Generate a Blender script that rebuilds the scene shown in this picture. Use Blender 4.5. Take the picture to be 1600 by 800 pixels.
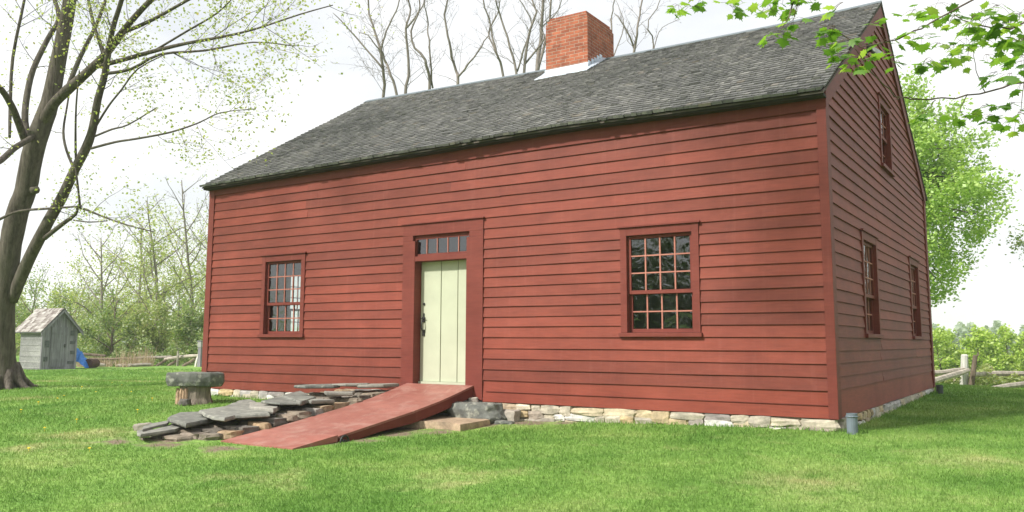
import bpy, math, random
import numpy as np
from mathutils import Vector, Matrix
random.seed(7); rng = np.random.default_rng(7)
scn = bpy.context.scene
for o in list(bpy.data.objects): bpy.data.objects.remove(o)
col = scn.collection
R = math.radians

# ------------------------------------------------------------ camera
CP = dict(yaw=0.578, pitch=0.119, roll=0.003, f=1313.145, py=377.783)
CAM = Vector((13.894, -10.472, 0.882))
_cy, _sy = math.cos(CP['yaw']), math.sin(CP['yaw'])
FW = Vector((-_sy*math.cos(CP['pitch']), _cy*math.cos(CP['pitch']), math.sin(CP['pitch'])))
RT = Vector((_cy, _sy, 0.0)); UP = RT.cross(FW)
_c, _s = math.cos(CP['roll']), math.sin(CP['roll'])
RT, UP = RT*_c + UP*_s, UP*_c - RT*_s
cd = bpy.data.cameras.new('camera'); cam = bpy.data.objects.new('camera', cd); col.objects.link(cam)
cd.sensor_width = 36; cd.lens = CP['f']/1600*36; cd.shift_y = -(400-CP['py'])/1600
cd.clip_end = 3000
M4 = Matrix((( RT.x, UP.x, -FW.x, CAM.x), (RT.y, UP.y, -FW.y, CAM.y), (RT.z, UP.z, -FW.z, CAM.z), (0,0,0,1)))
cam.matrix_world = M4
scn.camera = cam

def ray(x, y): return FW + RT*((x-800)/CP['f']) + UP*((CP['py']-y)/CP['f'])
def at(x, y, D): return CAM + ray(x, y)*D            # measured point: photo pixel + real distance
def onz(x, y, z): d = ray(x, y); return CAM + d*((z-CAM.z)/d.z)

# ------------------------------------------------------------ world, sun, exposure
SUNDIR = Vector((0.28, 0.68, -0.66)).normalized()
el = math.asin(-SUNDIR.z); az = math.atan2(-SUNDIR.x, -SUNDIR.y)
w = bpy.data.worlds.new('World'); scn.world = w; w.use_nodes = True
nt = w.node_tree; nt.nodes.clear()
def N(t, kind, **kw):
    n = t.nodes.new(kind)
    for k, v in kw.items(): setattr(n, k, v)
    return n
sky = N(nt, 'ShaderNodeTexSky', sky_type='NISHITA'); sky.sun_disc = False
sky.sun_elevation = el; sky.sun_rotation = az; sky.air_density = 1.2; sky.dust_density = 2.0
tc = N(nt, 'ShaderNodeTexCoord'); mp = N(nt, 'ShaderNodeMapping'); mp.inputs['Scale'].default_value = (1, 1, 2.5)
nz = N(nt, 'ShaderNodeTexNoise'); nz.inputs['Scale'].default_value = 2.2; nz.inputs['Detail'].default_value = 6
rp = N(nt, 'ShaderNodeValToRGB'); rp.color_ramp.elements[0].position = .30; rp.color_ramp.elements[0].color = (.62,.62,.62,1)
rp.color_ramp.elements[1].position = .55; rp.color_ramp.elements[1].color = (1,1,1,1)
mx = N(nt, 'ShaderNodeMixRGB'); mx.inputs[2].default_value = (9.3, 9.35, 9.4, 1)
bg = N(nt, 'ShaderNodeBackground'); bg.inputs[1].default_value = 0.10
wo = N(nt, 'ShaderNodeOutputWorld')
L = nt.links.new
L(tc.outputs['Generated'], mp.inputs[0]); L(mp.outputs[0], nz.inputs['Vector']); L(nz.outputs['Fac'], rp.inputs[0])
L(rp.outputs[0], mx.inputs[0]); L(sky.outputs[0], mx.inputs[1]); L(mx.outputs[0], bg.inputs[0]); L(bg.outputs[0], wo.inputs[0])
sl = bpy.data.lights.new('sun', 'SUN'); sl.energy = 4.6; sl.angle = R(4); sl.color = (1.0, .95, .87)
so = bpy.data.objects.new('sun', sl); col.objects.link(so)
so.rotation_euler = SUNDIR.to_track_quat('-Z', 'Y').to_euler(); so.location = (0, -10, 30)
scn.render.engine = 'CYCLES'; HAZE = .0008; scn.cycles.volume_bounces = 1
scn.view_settings.view_transform = 'Standard'; scn.view_settings.look = 'None'
scn.view_settings.exposure = 0.34; scn.view_settings.gamma = 1.0; scn.view_settings.use_curve_mapping = False
scn.cycles.max_bounces = 6; scn.cycles.transparent_max_bounces = 12; scn.cycles.diffuse_bounces = 3
scn.cycles.caustics_reflective = False; scn.cycles.caustics_refractive = False

# ------------------------------------------------------------ mesh helpers
class MB:
    def __init__(s): s.v = []; s.f = []; s.r = []; s.mi = []
    def add(s, vs, fs, rnd=None, mi=0):
        b = len(s.v); s.v += [tuple(v) for v in vs]
        for f in fs:
            s.f.append(tuple(b+i for i in f)); s.r.append(random.random() if rnd is None else rnd); s.mi.append(mi)
    def box(s, x0, x1, y0, y1, z0, z1, rnd=None, mi=0):
        s.add([(x0,y0,z0),(x1,y0,z0),(x1,y1,z0),(x0,y1,z0),(x0,y0,z1),(x1,y0,z1),(x1,y1,z1),(x0,y1,z1)],
              [(0,3,2,1),(4,5,6,7),(0,1,5,4),(1,2,6,5),(2,3,7,6),(3,0,4,7)], rnd if rnd is not None else random.random(), mi)
    def hexa(s, p, rnd=None, mi=0):      # 8 points, bottom ring then top ring
        s.add(p, [(0,3,2,1),(4,5,6,7),(0,1,5,4),(1,2,6,5),(2,3,7,6),(3,0,4,7)], rnd if rnd is not None else random.random(), mi)
    def prism(s, poly, z0, z1, rnd=None, mi=0, bev=0.0, tilt=None):
        n = len(poly); rnd = random.random() if rnd is None else rnd
        cx = sum(p[0] for p in poly)/n; cy = sum(p[1] for p in poly)/n
        def ring(k, z):
            o = []
            for p in poly:
                x = cx+(p[0]-cx)*k; y = cy+(p[1]-cy)*k
                o.append((x, y, z + (tilt[0]*(x-cx)+tilt[1]*(y-cy) if tilt else 0)))
            return o
        rings = [ring(1, z0), ring(1, z1)] if not bev else [ring(1-bev*1.4, z0), ring(1, z0+(z1-z0)*.35), ring(1-bev*.3, z0+(z1-z0)*.75), ring(1-bev, z1)]
        vs = sum(rings, []); fs = [tuple(range(n-1,-1,-1))]
        for k in range(len(rings)-1):
            for i in range(n):
                j = (i+1) % n; fs.append((k*n+i, k*n+j, (k+1)*n+j, (k+1)*n+i))
        fs.append(tuple((len(rings)-1)*n+i for i in range(n)))
        s.add(vs, fs, rnd, mi)
    def tube(s, pts, rad, n=6, rnd=None, mi=0, cap=True):
        pts = [Vector(p) for p in pts]; m = len(pts)
        if m < 2: return
        rnd = random.random() if rnd is None else rnd
        if not hasattr(rad, '__len__'): rad = [rad]*m
        vs = []; ref = None
        for i in range(m):
            d = (pts[min(i+1, m-1)]-pts[max(i-1, 0)])
            if d.length < 1e-9: d = Vector((0,0,1))
            d.normalize()
            if ref is None: ref = Vector((1,0,0)) if abs(d.x) < .8 else Vector((0,1,0))
            a = (ref - d*ref.dot(d)); 
            if a.length < 1e-4: a = d.orthogonal()
            a.normalize(); b = d.cross(a); ref = a
            for k in range(n):
                t = 2*math.pi*k/n
                vs.append(pts[i] + a*(math.cos(t)*rad[i]) + b*(math.sin(t)*rad[i]))
        fs = []
        for i in range(m-1):
            for k in range(n):
                k2 = (k+1) % n; fs.append((i*n+k, i*n+k2, (i+1)*n+k2, (i+1)*n+k))
        if cap: fs.append(tuple(range(n-1,-1,-1))); fs.append(tuple((m-1)*n+k for k in range(n)))
        s.add(vs, fs, rnd, mi)
    def stone(s, c, size, rot=0, rnd=None, jit=.12, mi=0):
        # irregular rounded block: subdivided box pushed towards a superellipsoid with lumps
        n = 3; vs = []; idx = {}; fs = []
        rr = random.Random(random.random()); ph = [rr.uniform(0, 6.28) for _ in range(6)]
        cr, sr = math.cos(rot), math.sin(rot)
        def V(i, j, k):
            key = (i, j, k)
            if key in idx: return idx[key]
            p = Vector((i/n*2-1, j/n*2-1, k/n*2-1)); q = p.normalized()*1.25
            p = p.lerp(q, .38)
            f = 1 + jit*(math.sin(p.x*2.3+ph[0])*math.sin(p.y*2.9+ph[1]) + .7*math.sin(p.z*3.1+ph[2]+p.x*2)) + rr.uniform(-.03, .03)
            p = p*f*.5; x, y, z = p.x*size[0], p.y*size[1], p.z*size[2]
            vs.append((c[0]+x*cr-y*sr, c[1]+x*sr+y*cr, c[2]+z)); idx[key] = len(vs)-1; return idx[key]
        for a in range(n):
            for b in range(n):
                fs += [(V(a,b,0), V(a,b+1,0), V(a+1,b+1,0), V(a+1,b,0)), (V(a,b,n), V(a+1,b,n), V(a+1,b+1,n), V(a,b+1,n)),
                       (V(a,0,b), V(a+1,0,b), V(a+1,0,b+1), V(a,0,b+1)), (V(a,n,b), V(a,n,b+1), V(a+1,n,b+1), V(a+1,n,b)),
                       (V(0,a,b), V(0,a,b+1), V(0,a+1,b+1), V(0,a+1,b)), (V(n,a,b), V(n,a+1,b), V(n,a+1,b+1), V(n,a,b+1))]
        s.add(vs, fs, random.random() if rnd is None else rnd, mi)
    def build(s, name, mats, parent=None, smooth=False, bevel=0):
        base = Vector((0,0,0))
        if parent is not None:
            base = wloc(parent)
        me = bpy.data.meshes.new(name)
        me.from_pydata([(v[0]-base.x, v[1]-base.y, v[2]-base.z) for v in s.v], [], s.f)
        a = me.attributes.new('rnd', 'FLOAT', 'FACE'); a.data.foreach_set('value', s.r)
        if not isinstance(mats, (list, tuple)): mats = [mats]
        for m in mats: me.materials.append(m)
        if len(mats) > 1: me.polygons.foreach_set('material_index', s.mi)
        if smooth: me.polygons.foreach_set('use_smooth', [True]*len(me.polygons))
        me.update()
        o = bpy.data.objects.new(name, me); col.objects.link(o); o.parent = parent
        if bevel:
            b = o.modifiers.new('bev', 'BEVEL'); b.width = bevel; b.segments = 2; b.limit_method = 'ANGLE'
        return o
def wloc(o):
    v = Vector(o.location)
    while o.parent: o = o.parent; v += Vector(o.location)
    return v
def tag(o, label=None, cat=None, group=None, kind=None):
    if label: o['label'] = label
    if cat: o['category'] = cat
    if group: o['group'] = group
    if kind: o['kind'] = kind
    return o
def thing(name, loc, label, cat, group=None, kind=None):
    o = bpy.data.objects.new(name, None); o.empty_display_size = .2; col.objects.link(o); o.location = loc
    return tag(o, label, cat, group, kind)
def npmesh(name, V, F, mat, parent=None, rnd=None):   # V (n,3), F (m,k) numpy, constant k
    base = np.array(wloc(parent)) if parent is not None else np.zeros(3)
    V = (np.asarray(V, np.float64)-base).astype(np.float32); F = np.asarray(F, np.int32)
    me = bpy.data.meshes.new(name); k = F.shape[1]
    me.vertices.add(len(V)); me.vertices.foreach_set('co', V.ravel())
    me.loops.add(F.size); me.loops.foreach_set('vertex_index', F.ravel())
    me.polygons.add(len(F)); me.polygons.foreach_set('loop_start', np.arange(0, F.size, k, dtype=np.int32))
    me.update(calc_edges=True)
    if rnd is not None:
        a = me.attributes.new('rnd', 'FLOAT', 'FACE'); a.data.foreach_set('value', np.asarray(rnd, np.float32))
    me.materials.append(mat)
    o = bpy.data.objects.new(name, me); col.objects.link(o); o.parent = parent
    return o

# ------------------------------------------------------------ materials
def mat(name, rough=.7, spec=.3):
    m = bpy.data.materials.new(name); m.use_nodes = True; t = m.node_tree
    b = t.nodes['Principled BSDF']; b.inputs['Roughness'].default_value = rough
    b.inputs['Specular IOR Level'].default_value = spec
    return m, t, b
def noise(t, scale, detail=4, rough=.55, coord=None, stretch=None, dist=0):
    n = N(t, 'ShaderNodeTexNoise'); n.inputs['Scale'].default_value = scale; n.inputs['Detail'].default_value = detail
    n.inputs['Roughness'].default_value = rough; n.inputs['Distortion'].default_value = dist
    g = N(t, 'ShaderNodeNewGeometry')
    if stretch:
        mm = N(t, 'ShaderNodeMapping'); mm.inputs['Scale'].default_value = stretch
        t.links.new(g.outputs['Position'], mm.inputs[0]); t.links.new(mm.outputs[0], n.inputs['Vector'])
    else: t.links.new(g.outputs['Position'], n.inputs['Vector'])
    return n.outputs['Fac']
def ramp(t, src, stops):
    r = N(t, 'ShaderNodeValToRGB'); e = r.color_ramp.elements
    while len(e) > 1: e.remove(e[-1])
    e[0].position = stops[0][0]; e[0].color = (*stops[0][1], 1)
    for p, c in stops[1:]:
        q = e.new(p); q.color = (*c, 1)
    t.links.new(src, r.inputs[0]); return r.outputs[0]
def mix(t, fac, a, b, mode='MIX'):
    m = N(t, 'ShaderNodeMixRGB', blend_type=mode)
    for i, v in ((0, fac), (1, a), (2, b)):
        if isinstance(v, (int, float)): m.inputs[i].default_value = v if i == 0 else (v, v, v, 1)
        elif isinstance(v, tuple): m.inputs[i].default_value = (*v, 1)
        else: t.links.new(v, m.inputs[i])
    return m.outputs[0]
def attr(t, name='rnd'):
    a = N(t, 'ShaderNodeAttribute'); a.attribute_name = name; return a.outputs['Fac']
def bump(t, b, src, strength=.3, dist=.01):
    n = N(t, 'ShaderNodeBump'); n.inputs['Strength'].default_value = strength; n.inputs['Distance'].default_value = dist
    t.links.new(src, n.inputs['Height']); t.links.new(n.outputs[0], b.inputs['Normal'])

def paint_red(name, c0, c1, rough=.62):
    m, t, b = mat(name, rough, .25)
    big = noise(t, 0.9, 5, .6); fine = noise(t, 30, 4, .6, stretch=(.12, .12, 1.6)); mid = noise(t, 5, 4, .6, stretch=(.4,.4,1))
    c = ramp(t, big, [(.30, c0), (.70, c1)])
    r = ramp(t, attr(t), [(0, (.80,.80,.80)), (1, (1.15,1.13,1.12))])
    c = mix(t, 1.0, c, r, 'MULTIPLY')
    c = mix(t, 1.0, c, ramp(t, fine, [(.25, (.86,.86,.86)), (.75, (1.12,1.12,1.12))]), 'MULTIPLY')
    c = mix(t, 1.0, c, ramp(t, mid, [(.3, (.88,.86,.86)), (.7, (1.1,1.12,1.12))]), 'MULTIPLY')
    # faint vertical rain streaks of chalky paint
    st = noise(t, 6, 3, .6, stretch=(3, 3, .12))
    c = mix(t, ramp(t, st, [(.55, (0,0,0)), (.8, (.13,.13,.13))]), c, (.36,.13,.11))
    t.links.new(c, b.inputs['Base Color']); bump(t, b, fine, .25, .004)
    return m
RED = paint_red('red_clapboard_paint', (.172,.036,.023), (.222,.051,.033))
REDT = paint_red('red_trim_paint', (.158,.034,.025), (.190,.044,.033))
REDW = paint_red('worn_red_paint', (.36,.13,.10), (.42,.18,.14))  # muntins: worn paint, paled further for the light falling on them
RAMPM = paint_red('red_ramp_paint', (.26,.095,.075), (.33,.145,.118), .55)

def scuff(m):
    t = m.node_tree; b = t.nodes['Principled BSDF']; src = b.inputs['Base Color'].links[0].from_socket
    n1 = noise(t, 3.2, 6, .7, dist=.8); n2 = noise(t, 26, 5, .7, stretch=(1.5,.35,1))
    c = mix(t, ramp(t, n1, [(.50,(0,0,0)), (.66,(.55,.55,.55))]), src, (.40,.25,.21))
    c = mix(t, ramp(t, n2, [(.56,(0,0,0)), (.68,(.7,.7,.7))]), c, (.20,.085,.065))
    t.links.new(c, b.inputs['Base Color'])
scuff(RAMPM)
def wood(name, c0, c1, stretch=(1,1,.08), scale=14):
    m, t, b = mat(name, .85, .2)
    n1 = noise(t, scale, 6, .65, stretch=stretch); n2 = noise(t, 1.5, 3)
    c = ramp(t, n1, [(.3, c0), (.68, c1)])
    c = mix(t, 1.0, c, ramp(t, attr(t), [(0, (.75,.75,.75)), (1, (1.2,1.18,1.15))]), 'MULTIPLY')
    c = mix(t, 1.0, c, ramp(t, n2, [(.3, (.8,.8,.8)), (.7, (1.15,1.15,1.15))]), 'MULTIPLY')
    t.links.new(c, b.inputs['Base Color']); bump(t, b, n1, .5, .01); return m
GREYW = wood('weathered_grey_wood', (.13,.125,.15), (.29,.285,.325))
GREYH = wood('weathered_grey_wood_level', (.16,.165,.17), (.38,.38,.38), (1,1,3))
RAILW = wood('split_rail_wood', (.20,.175,.15), (.45,.41,.36), (.6,.6,.6))
RAILD = wood('dark_rail_wood', (.10,.075,.055), (.24,.19,.15), (.6,.6,.6))
WHITEP = wood('pale_post_wood', (.50,.48,.45), (.8,.79,.76))
INNER = wood('old_interior_boards', (.07,.05,.035), (.12,.09,.06))

def bark(name, c0, c1, moss=None, sc=9):
    m, t, b = mat(name, .92, .1)
    n1 = noise(t, sc, 7, .7, stretch=(1.6,1.6,.28)); n2 = noise(t, 1.3, 4)
    c = ramp(t, n1, [(.32, c0), (.66, c1)])
    if moss: c = mix(t, ramp(t, n2, [(.48, (0,0,0)), (.72, (.6,.6,.6))]), c, moss)
    t.links.new(c, b.inputs['Base Color']); bump(t, b, n1, .9, .03); return m
BARK = bark('maple_bark', (.038,.032,.027), (.155,.135,.115), (.10,.10,.07))
BARKG = bark('pale_bark', (.12,.105,.09), (.29,.26,.235), None, 14)
BARKT = bark('twig_bark', (.10,.075,.06), (.20,.16,.13), None, 20)

def leafmat(name, stops, trans=.45, rough=.55):
    m = bpy.data.materials.new(name); m.use_nodes = True; t = m.node_tree; t.nodes.clear()
    c = ramp(t, attr(t), stops)
    d = N(t, 'ShaderNodeBsdfDiffuse'); tr = N(t, 'ShaderNodeBsdfTranslucent'); g = N(t, 'ShaderNodeBsdfGlossy'); g.inputs['Roughness'].default_value = rough
    t.links.new(c, d.inputs[0]); t.links.new(mix(t, 1.0, c, (1.25,1.3,.7), 'MULTIPLY'), tr.inputs[0])
    a = N(t, 'ShaderNodeMixShader'); a.inputs[0].default_value = trans; t.links.new(d.outputs[0], a.inputs[1]); t.links.new(tr.outputs[0], a.inputs[2])
    e = N(t, 'ShaderNodeMixShader'); e.inputs[0].default_value = .06; t.links.new(a.outputs[0], e.inputs[1]); t.links.new(g.outputs[0], e.inputs[2])
    o = N(t, 'ShaderNodeOutputMaterial'); t.links.new(e.outputs[0], o.inputs[0]); return m
LEAF_NEW = leafmat('new_leaf_pale', [(0,(.30,.38,.10)), (.5,(.38,.45,.13)), (.85,(.50,.54,.20)), (1,(.42,.34,.17))])
LEAF_MAPLE = leafmat('maple_leaf_near', [(0,(.10,.22,.03)), (.6,(.18,.34,.045)), (1,(.33,.46,.09))], .6)
LEAF_BRIGHT = leafmat('bright_spring_leaf', [(0,(.28,.42,.10)), (.6,(.36,.54,.13)), (1,(.50,.64,.20))])
LEAF_WOOD = leafmat('woodland_leaf', [(0,(.20,.26,.09)), (.5,(.30,.37,.12)), (.85,(.40,.45,.17)), (1,(.38,.32,.20))])
LEAF_SHRUB = leafmat('shrub_leaf', [(0,(.14,.22,.07)), (.6,(.23,.32,.10)), (1,(.34,.36,.16))])
LEAF_YEL = leafmat('yellow_green_leaf', [(0,(.28,.42,.05)), (.6,(.36,.51,.07)), (1,(.48,.58,.12))])
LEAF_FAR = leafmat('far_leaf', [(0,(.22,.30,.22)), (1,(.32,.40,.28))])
LEAF_DARK = leafmat('dark_leaf', [(0,(.09,.16,.05)), (1,(.16,.25,.08))])
REED = leafmat('dry_reed', [(0,(.30,.20,.13)), (1,(.50,.38,.28))])

def grassmat(name, blades):
    if blades:
        m = bpy.data.materials.new(name); m.use_nodes = True; t = m.node_tree; t.nodes.clear()
    else: m, t, b = mat(name, .95, .1)
    big = noise(t, .45, 5, .6); mid = noise(t, 2.6, 5, .62); fine = noise(t, 22, 3, .6)
    c = ramp(t, big, [(.34, (.135,.270,.055)), (.55, (.195,.335,.078)), (.78, (.31,.40,.135))])
    c = mix(t, ramp(t, mid, [(.58, (0,0,0)), (.82, (.45,.45,.45))]), c, (.42,.40,.20))
    c = mix(t, ramp(t, mid, [(.24, (.5,.5,.5)), (.42, (0,0,0))]), c, (.11,.235,.045))
    # pale dry strip of a worn path crossing the far left lawn, and bare earth at stones and tree
    g = N(t, 'ShaderNodeNewGeometry'); sp = N(t, 'ShaderNodeSeparateXYZ'); t.links.new(g.outputs['Position'], sp.inputs[0])
    def mth(op, a, bb=None, clamp=False):
        q = N(t, 'ShaderNodeMath', operation=op); q.use_clamp = clamp
        for i, v in ((0, a), (1, bb)):
            if v is None: continue
            if isinstance(v, (int, float)): q.inputs[i].default_value = v
            else: t.links.new(v, q.inputs[i])
        return q.outputs[0]
    X, Y = sp.outputs[0], sp.outputs[1]
    line = mth('ABSOLUTE', mth('ADD', mth('MULTIPLY', X, PATHN[0]), mth('ADD', mth('MULTIPLY', Y, PATHN[1]), -PATHN[2])))
    pm = mth('MULTIPLY', mth('SUBTRACT', 1.0, mth('DIVIDE', line, .42), True), mth('GREATER_THAN', 0.0, X))
    pm = mth('MULTIPLY', pm, mth('ADD', mth('MULTIPLY', mid, 2.2), -.35, True))
    c = mix(t, pm, c, (.42,.38,.20))
    c = mix(t, 1.0, c, ramp(t, noise(t, .9, 6, .65, dist=.5), [(.30, (.80,.86,.80)), (.70, (1.18,1.12,1.15))]), 'MULTIPLY')
    c = mix(t, 1.0, c, ramp(t, noise(t, 6.5, 4, .6), [(.30, (.84,.88,.84)), (.70, (1.16,1.12,1.15))]), 'MULTIPLY')
    dn2 = noise(t, 2.2, 5, .65)
    for (ex, ey, er) in DRY:
        dx = mth('POWER', mth('SUBTRACT', X, ex), 2.0); dy = mth('POWER', mth('SUBTRACT', Y, ey), 2.0)
        k = mth('MULTIPLY', mth('SUBTRACT', mth('ADD', mth('MULTIPLY', dn2, 2.4), er-1.1), mth('SQRT', mth('ADD', dx, dy))), .9, True)
        k = mth('MULTIPLY', k, mth('MULTIPLY', mth('SUBTRACT', mid, .25), 3.2, True))
        c = mix(t, k, c, (.47,.45,.22))
    if blades:
        c = mix(t, 1.0, c, ramp(t, attr(t), [(0, (.80,.82,.8)), (.5, (1,1,1)), (.93, (1.15,1.12,1.15)), (1, (1.7,1.35,2.0))]), 'MULTIPLY')
        d = N(t, 'ShaderNodeBsdfDiffuse'); tr = N(t, 'ShaderNodeBsdfTranslucent')
        t.links.new(c, d.inputs[0]); t.links.new(c, tr.inputs[0])
        a = N(t, 'ShaderNodeMixShader'); a.inputs[0].default_value = .35; t.links.new(d.outputs[0], a.inputs[1]); t.links.new(tr.outputs[0], a.inputs[2])
        o = N(t, 'ShaderNodeOutputMaterial'); t.links.new(a.outputs[0], o.inputs[0])
    else:
        c = mix(t, 1.0, c, ramp(t, fine, [(.3, (.7,.7,.7)), (.7, (1.2,1.2,1.2))]), 'MULTIPLY')
        dn = noise(t, 3.5, 4, .6)
        for (ex, ey, er) in DIRT:
            dx = mth('POWER', mth('SUBTRACT', X, ex), 2.0); dy = mth('POWER', mth('SUBTRACT', Y, ey), 2.0)
            dd = mth('SQRT', mth('ADD', dx, dy))
            k = mth('MULTIPLY', mth('SUBTRACT', mth('ADD', mth('MULTIPLY', dn, .8), er-.4), dd), 4.0, True)
            c = mix(t, k, c, (.21,.165,.12))
        t.links.new(c, b.inputs['Base Color']); bump(t, b, fine, .8, .05)
    return m

def stonemat(name, stops, sc=6, lich=None):
    m, t, b = mat(name, .85, .25)
    n1 = noise(t, sc, 7, .65); n2 = noise(t, 28, 4, .6)
    c = ramp(t, attr(t), stops)
    c = mix(t, 1.0, c, ramp(t, n1, [(.3, (.62,.62,.62)), (.7, (1.3,1.28,1.25))]), 'MULTIPLY')
    c = mix(t, 1.0, c, ramp(t, n2, [(.3, (.85,.85,.85)), (.7, (1.12,1.12,1.12))]), 'MULTIPLY')
    if lich: c = mix(t, ramp(t, noise(t, 9, 3), [(.56,(0,0,0)), (.66,(.7,.7,.7))]), c, lich)
    t.links.new(c, b.inputs['Base Color']); bump(t, b, n1, .7, .02); return m
SLATE = stonemat('slate_slab', [(0,(.14,.148,.137)), (.5,(.225,.228,.207)), (1,(.31,.30,.27))], 5, (.34,.345,.29))
FIELD = stonemat('field_stone', [(0,(.14,.13,.12)), (.35,(.25,.21,.165)), (.6,(.36,.26,.16)), (.8,(.21,.20,.195)), (1,(.36,.32,.28))])
FOUND = stonemat('foundation_stone', [(0,(.34,.31,.27)), (.3,(.50,.45,.36)), (.55,(.47,.36,.21)), (.75,(.26,.24,.24)), (1,(.62,.61,.59))])
MORTAR = stonemat('lime_mortar', [(0,(.40,.36,.29)), (1,(.45,.40,.32))])
BROWNST = stonemat('brown_step_stone', [(0,(.36,.27,.19)), (1,(.40,.31,.22))])
SHING = None
def shingle_mat():
    m, t, b = mat('cedar_shingle', .88, .2)
    c = ramp(t, attr(t), [(0,(.100,.100,.101)), (.4,(.124,.124,.124)), (.85,(.155,.154,.152)), (.97,(.20,.197,.19)), (1,(.16,.14,.12))])
    big = noise(t, .55, 5, .6); gr = noise(t, 40, 4, .6, stretch=(1,.1,.1))
    c = mix(t, 1.0, c, ramp(t, big, [(.3, (.85,.87,.85)), (.7, (1.2,1.19,1.16))]), 'MULTIPLY')
    c = mix(t, 1.0, c, ramp(t, gr, [(.3, (.85,.85,.85)), (.7, (1.15,1.15,1.15))]), 'MULTIPLY')
    t.links.new(c, b.inputs['Base Color']); bump(t, b, gr, .5, .006); return m
SHING = shingle_mat()
m_, t_, b_ = mat('shed_shingle', .88, .2)
c_ = ramp(t_, attr(t_), [(0,(.15,.125,.115)), (.5,(.27,.245,.23)), (1,(.42,.40,.38))]); t_.links.new(c_, b_.inputs['Base Color']); SHEDSH = m_

def brick_mat():
    m, t, b = mat('red_brick', .85, .2)
    g = N(t, 'ShaderNodeNewGeometry'); sp = N(t, 'ShaderNodeSeparateXYZ'); t.links.new(g.outputs['Position'], sp.inputs[0])
    ad = N(t, 'ShaderNodeMath', operation='ADD'); t.links.new(sp.outputs[0], ad.inputs[0]); t.links.new(sp.outputs[1], ad.inputs[1])
    cb = N(t, 'ShaderNodeCombineXYZ'); t.links.new(ad.outputs[0], cb.inputs[0]); t.links.new(sp.outputs[2], cb.inputs[1])
    br = N(t, 'ShaderNodeTexBrick'); t.links.new(cb.outputs[0], br.inputs['Vector'])
    br.inputs['Scale'].default_value = 1; br.inputs['Brick Width'].default_value = .205; br.inputs['Row Height'].default_value = .068
    br.inputs['Mortar Size'].default_value = .006; br.inputs['Mortar Smooth'].default_value = .3
    br.inputs['Color1'].default_value = (.36,.115,.062,1); br.inputs['Color2'].default_value = (.24,.075,.045,1)
    br.inputs['Mortar'].default_value = (.36,.27,.21,1)
    c = mix(t, 1.0, br.outputs['Color'], ramp(t, noise(t, 7, 4), [(.3,(.75,.75,.75)), (.7,(1.3,1.3,1.3))]), 'MULTIPLY')
    t.links.new(c, b.inputs['Base Color'])
    iv = N(t, 'ShaderNodeMath', operation='SUBTRACT'); iv.inputs[0].default_value = 1; t.links.new(br.outputs['Fac'], iv.inputs[1])
    bump(t, b, iv.outputs[0], .8, .01); return m
BRICK = brick_mat()
def flat(name, c, rough=.6, spec=.3, metal=0, var=.15, sc=8):
    m, t, b = mat(name, rough, spec); b.inputs['Metallic'].default_value = metal
    n = noise(t, sc, 4)
    cc = ramp(t, n, [(.3, tuple(x*(1-var) for x in c)), (.7, tuple(min(1, x*(1+var)) for x in c))])
    t.links.new(cc, b.inputs['Base Color']); return m
LEAD = flat('lead_flashing', (.50,.56,.64), .45, .5, .3)
DOORM = flat('pale_green_door_paint', (.47,.50,.375), .55, .3, 0, .06, 3)
IRON = flat('black_iron', (.02,.02,.02), .5, .5)
PIPEM = flat('grey_pipe', (.13,.16,.19), .5, .4)
PIPED = flat('dark_pipe', (.07,.085,.085), .6, .3)
TARPB = flat('blue_tarp', (.02,.17,.55), .45, .4)
DARK = flat('dark_soot', (.015,.015,.015), .9, .1)
BARREL = flat('dark_red_barrel', (.06,.02,.015), .6, .3)
YELLOW = flat('dandelion_yellow', (.85,.60,.03), .7, .1)
WHITEL = flat('pale_leaf', (.6,.58,.5), .7, .1)
LAMPM = flat('grey_lamp_metal', (.16,.19,.17), .4, .5)
RED_END = flat('stump_wood_core', (.36,.25,.17), .9, .1, 0, .5, 12)
STUMPB = bark('stump_bark', (.10,.085,.07), (.32,.27,.22), (.2,.2,.14))
def glass_mat():
    m = bpy.data.materials.new('old_window_glass'); m.use_nodes = True; t = m.node_tree; t.nodes.clear()
    tr = N(t, 'ShaderNodeBsdfTransparent'); tr.inputs[0].default_value = (.86,.90,.88,1)
    gl = N(t, 'ShaderNodeBsdfGlossy'); gl.inputs['Roughness'].default_value = .015; gl.inputs[0].default_value = (.95,.97,1,1)
    fr = N(t, 'ShaderNodeFresnel'); fr.inputs['IOR'].default_value = 2.15
    bp = N(t, 'ShaderNodeBump'); bp.inputs['Strength'].default_value = .35; bp.inputs['Distance'].default_value = .02
    t.links.new(noise(t, 7, 2, .5, dist=.6), bp.inputs['Height'])
    t.links.new(bp.outputs[0], gl.inputs['Normal']); t.links.new(bp.outputs[0], fr.inputs['Normal'])
    mxs = N(t, 'ShaderNodeMixShader'); t.links.new(fr.outputs[0], mxs.inputs[0]); t.links.new(tr.outputs[0], mxs.inputs[1]); t.links.new(gl.outputs[0], mxs.inputs[2])
    o = N(t, 'ShaderNodeOutputMaterial'); t.links.new(mxs.outputs[0], o.inputs[0]); return m
GLASS = glass_mat()

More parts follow.
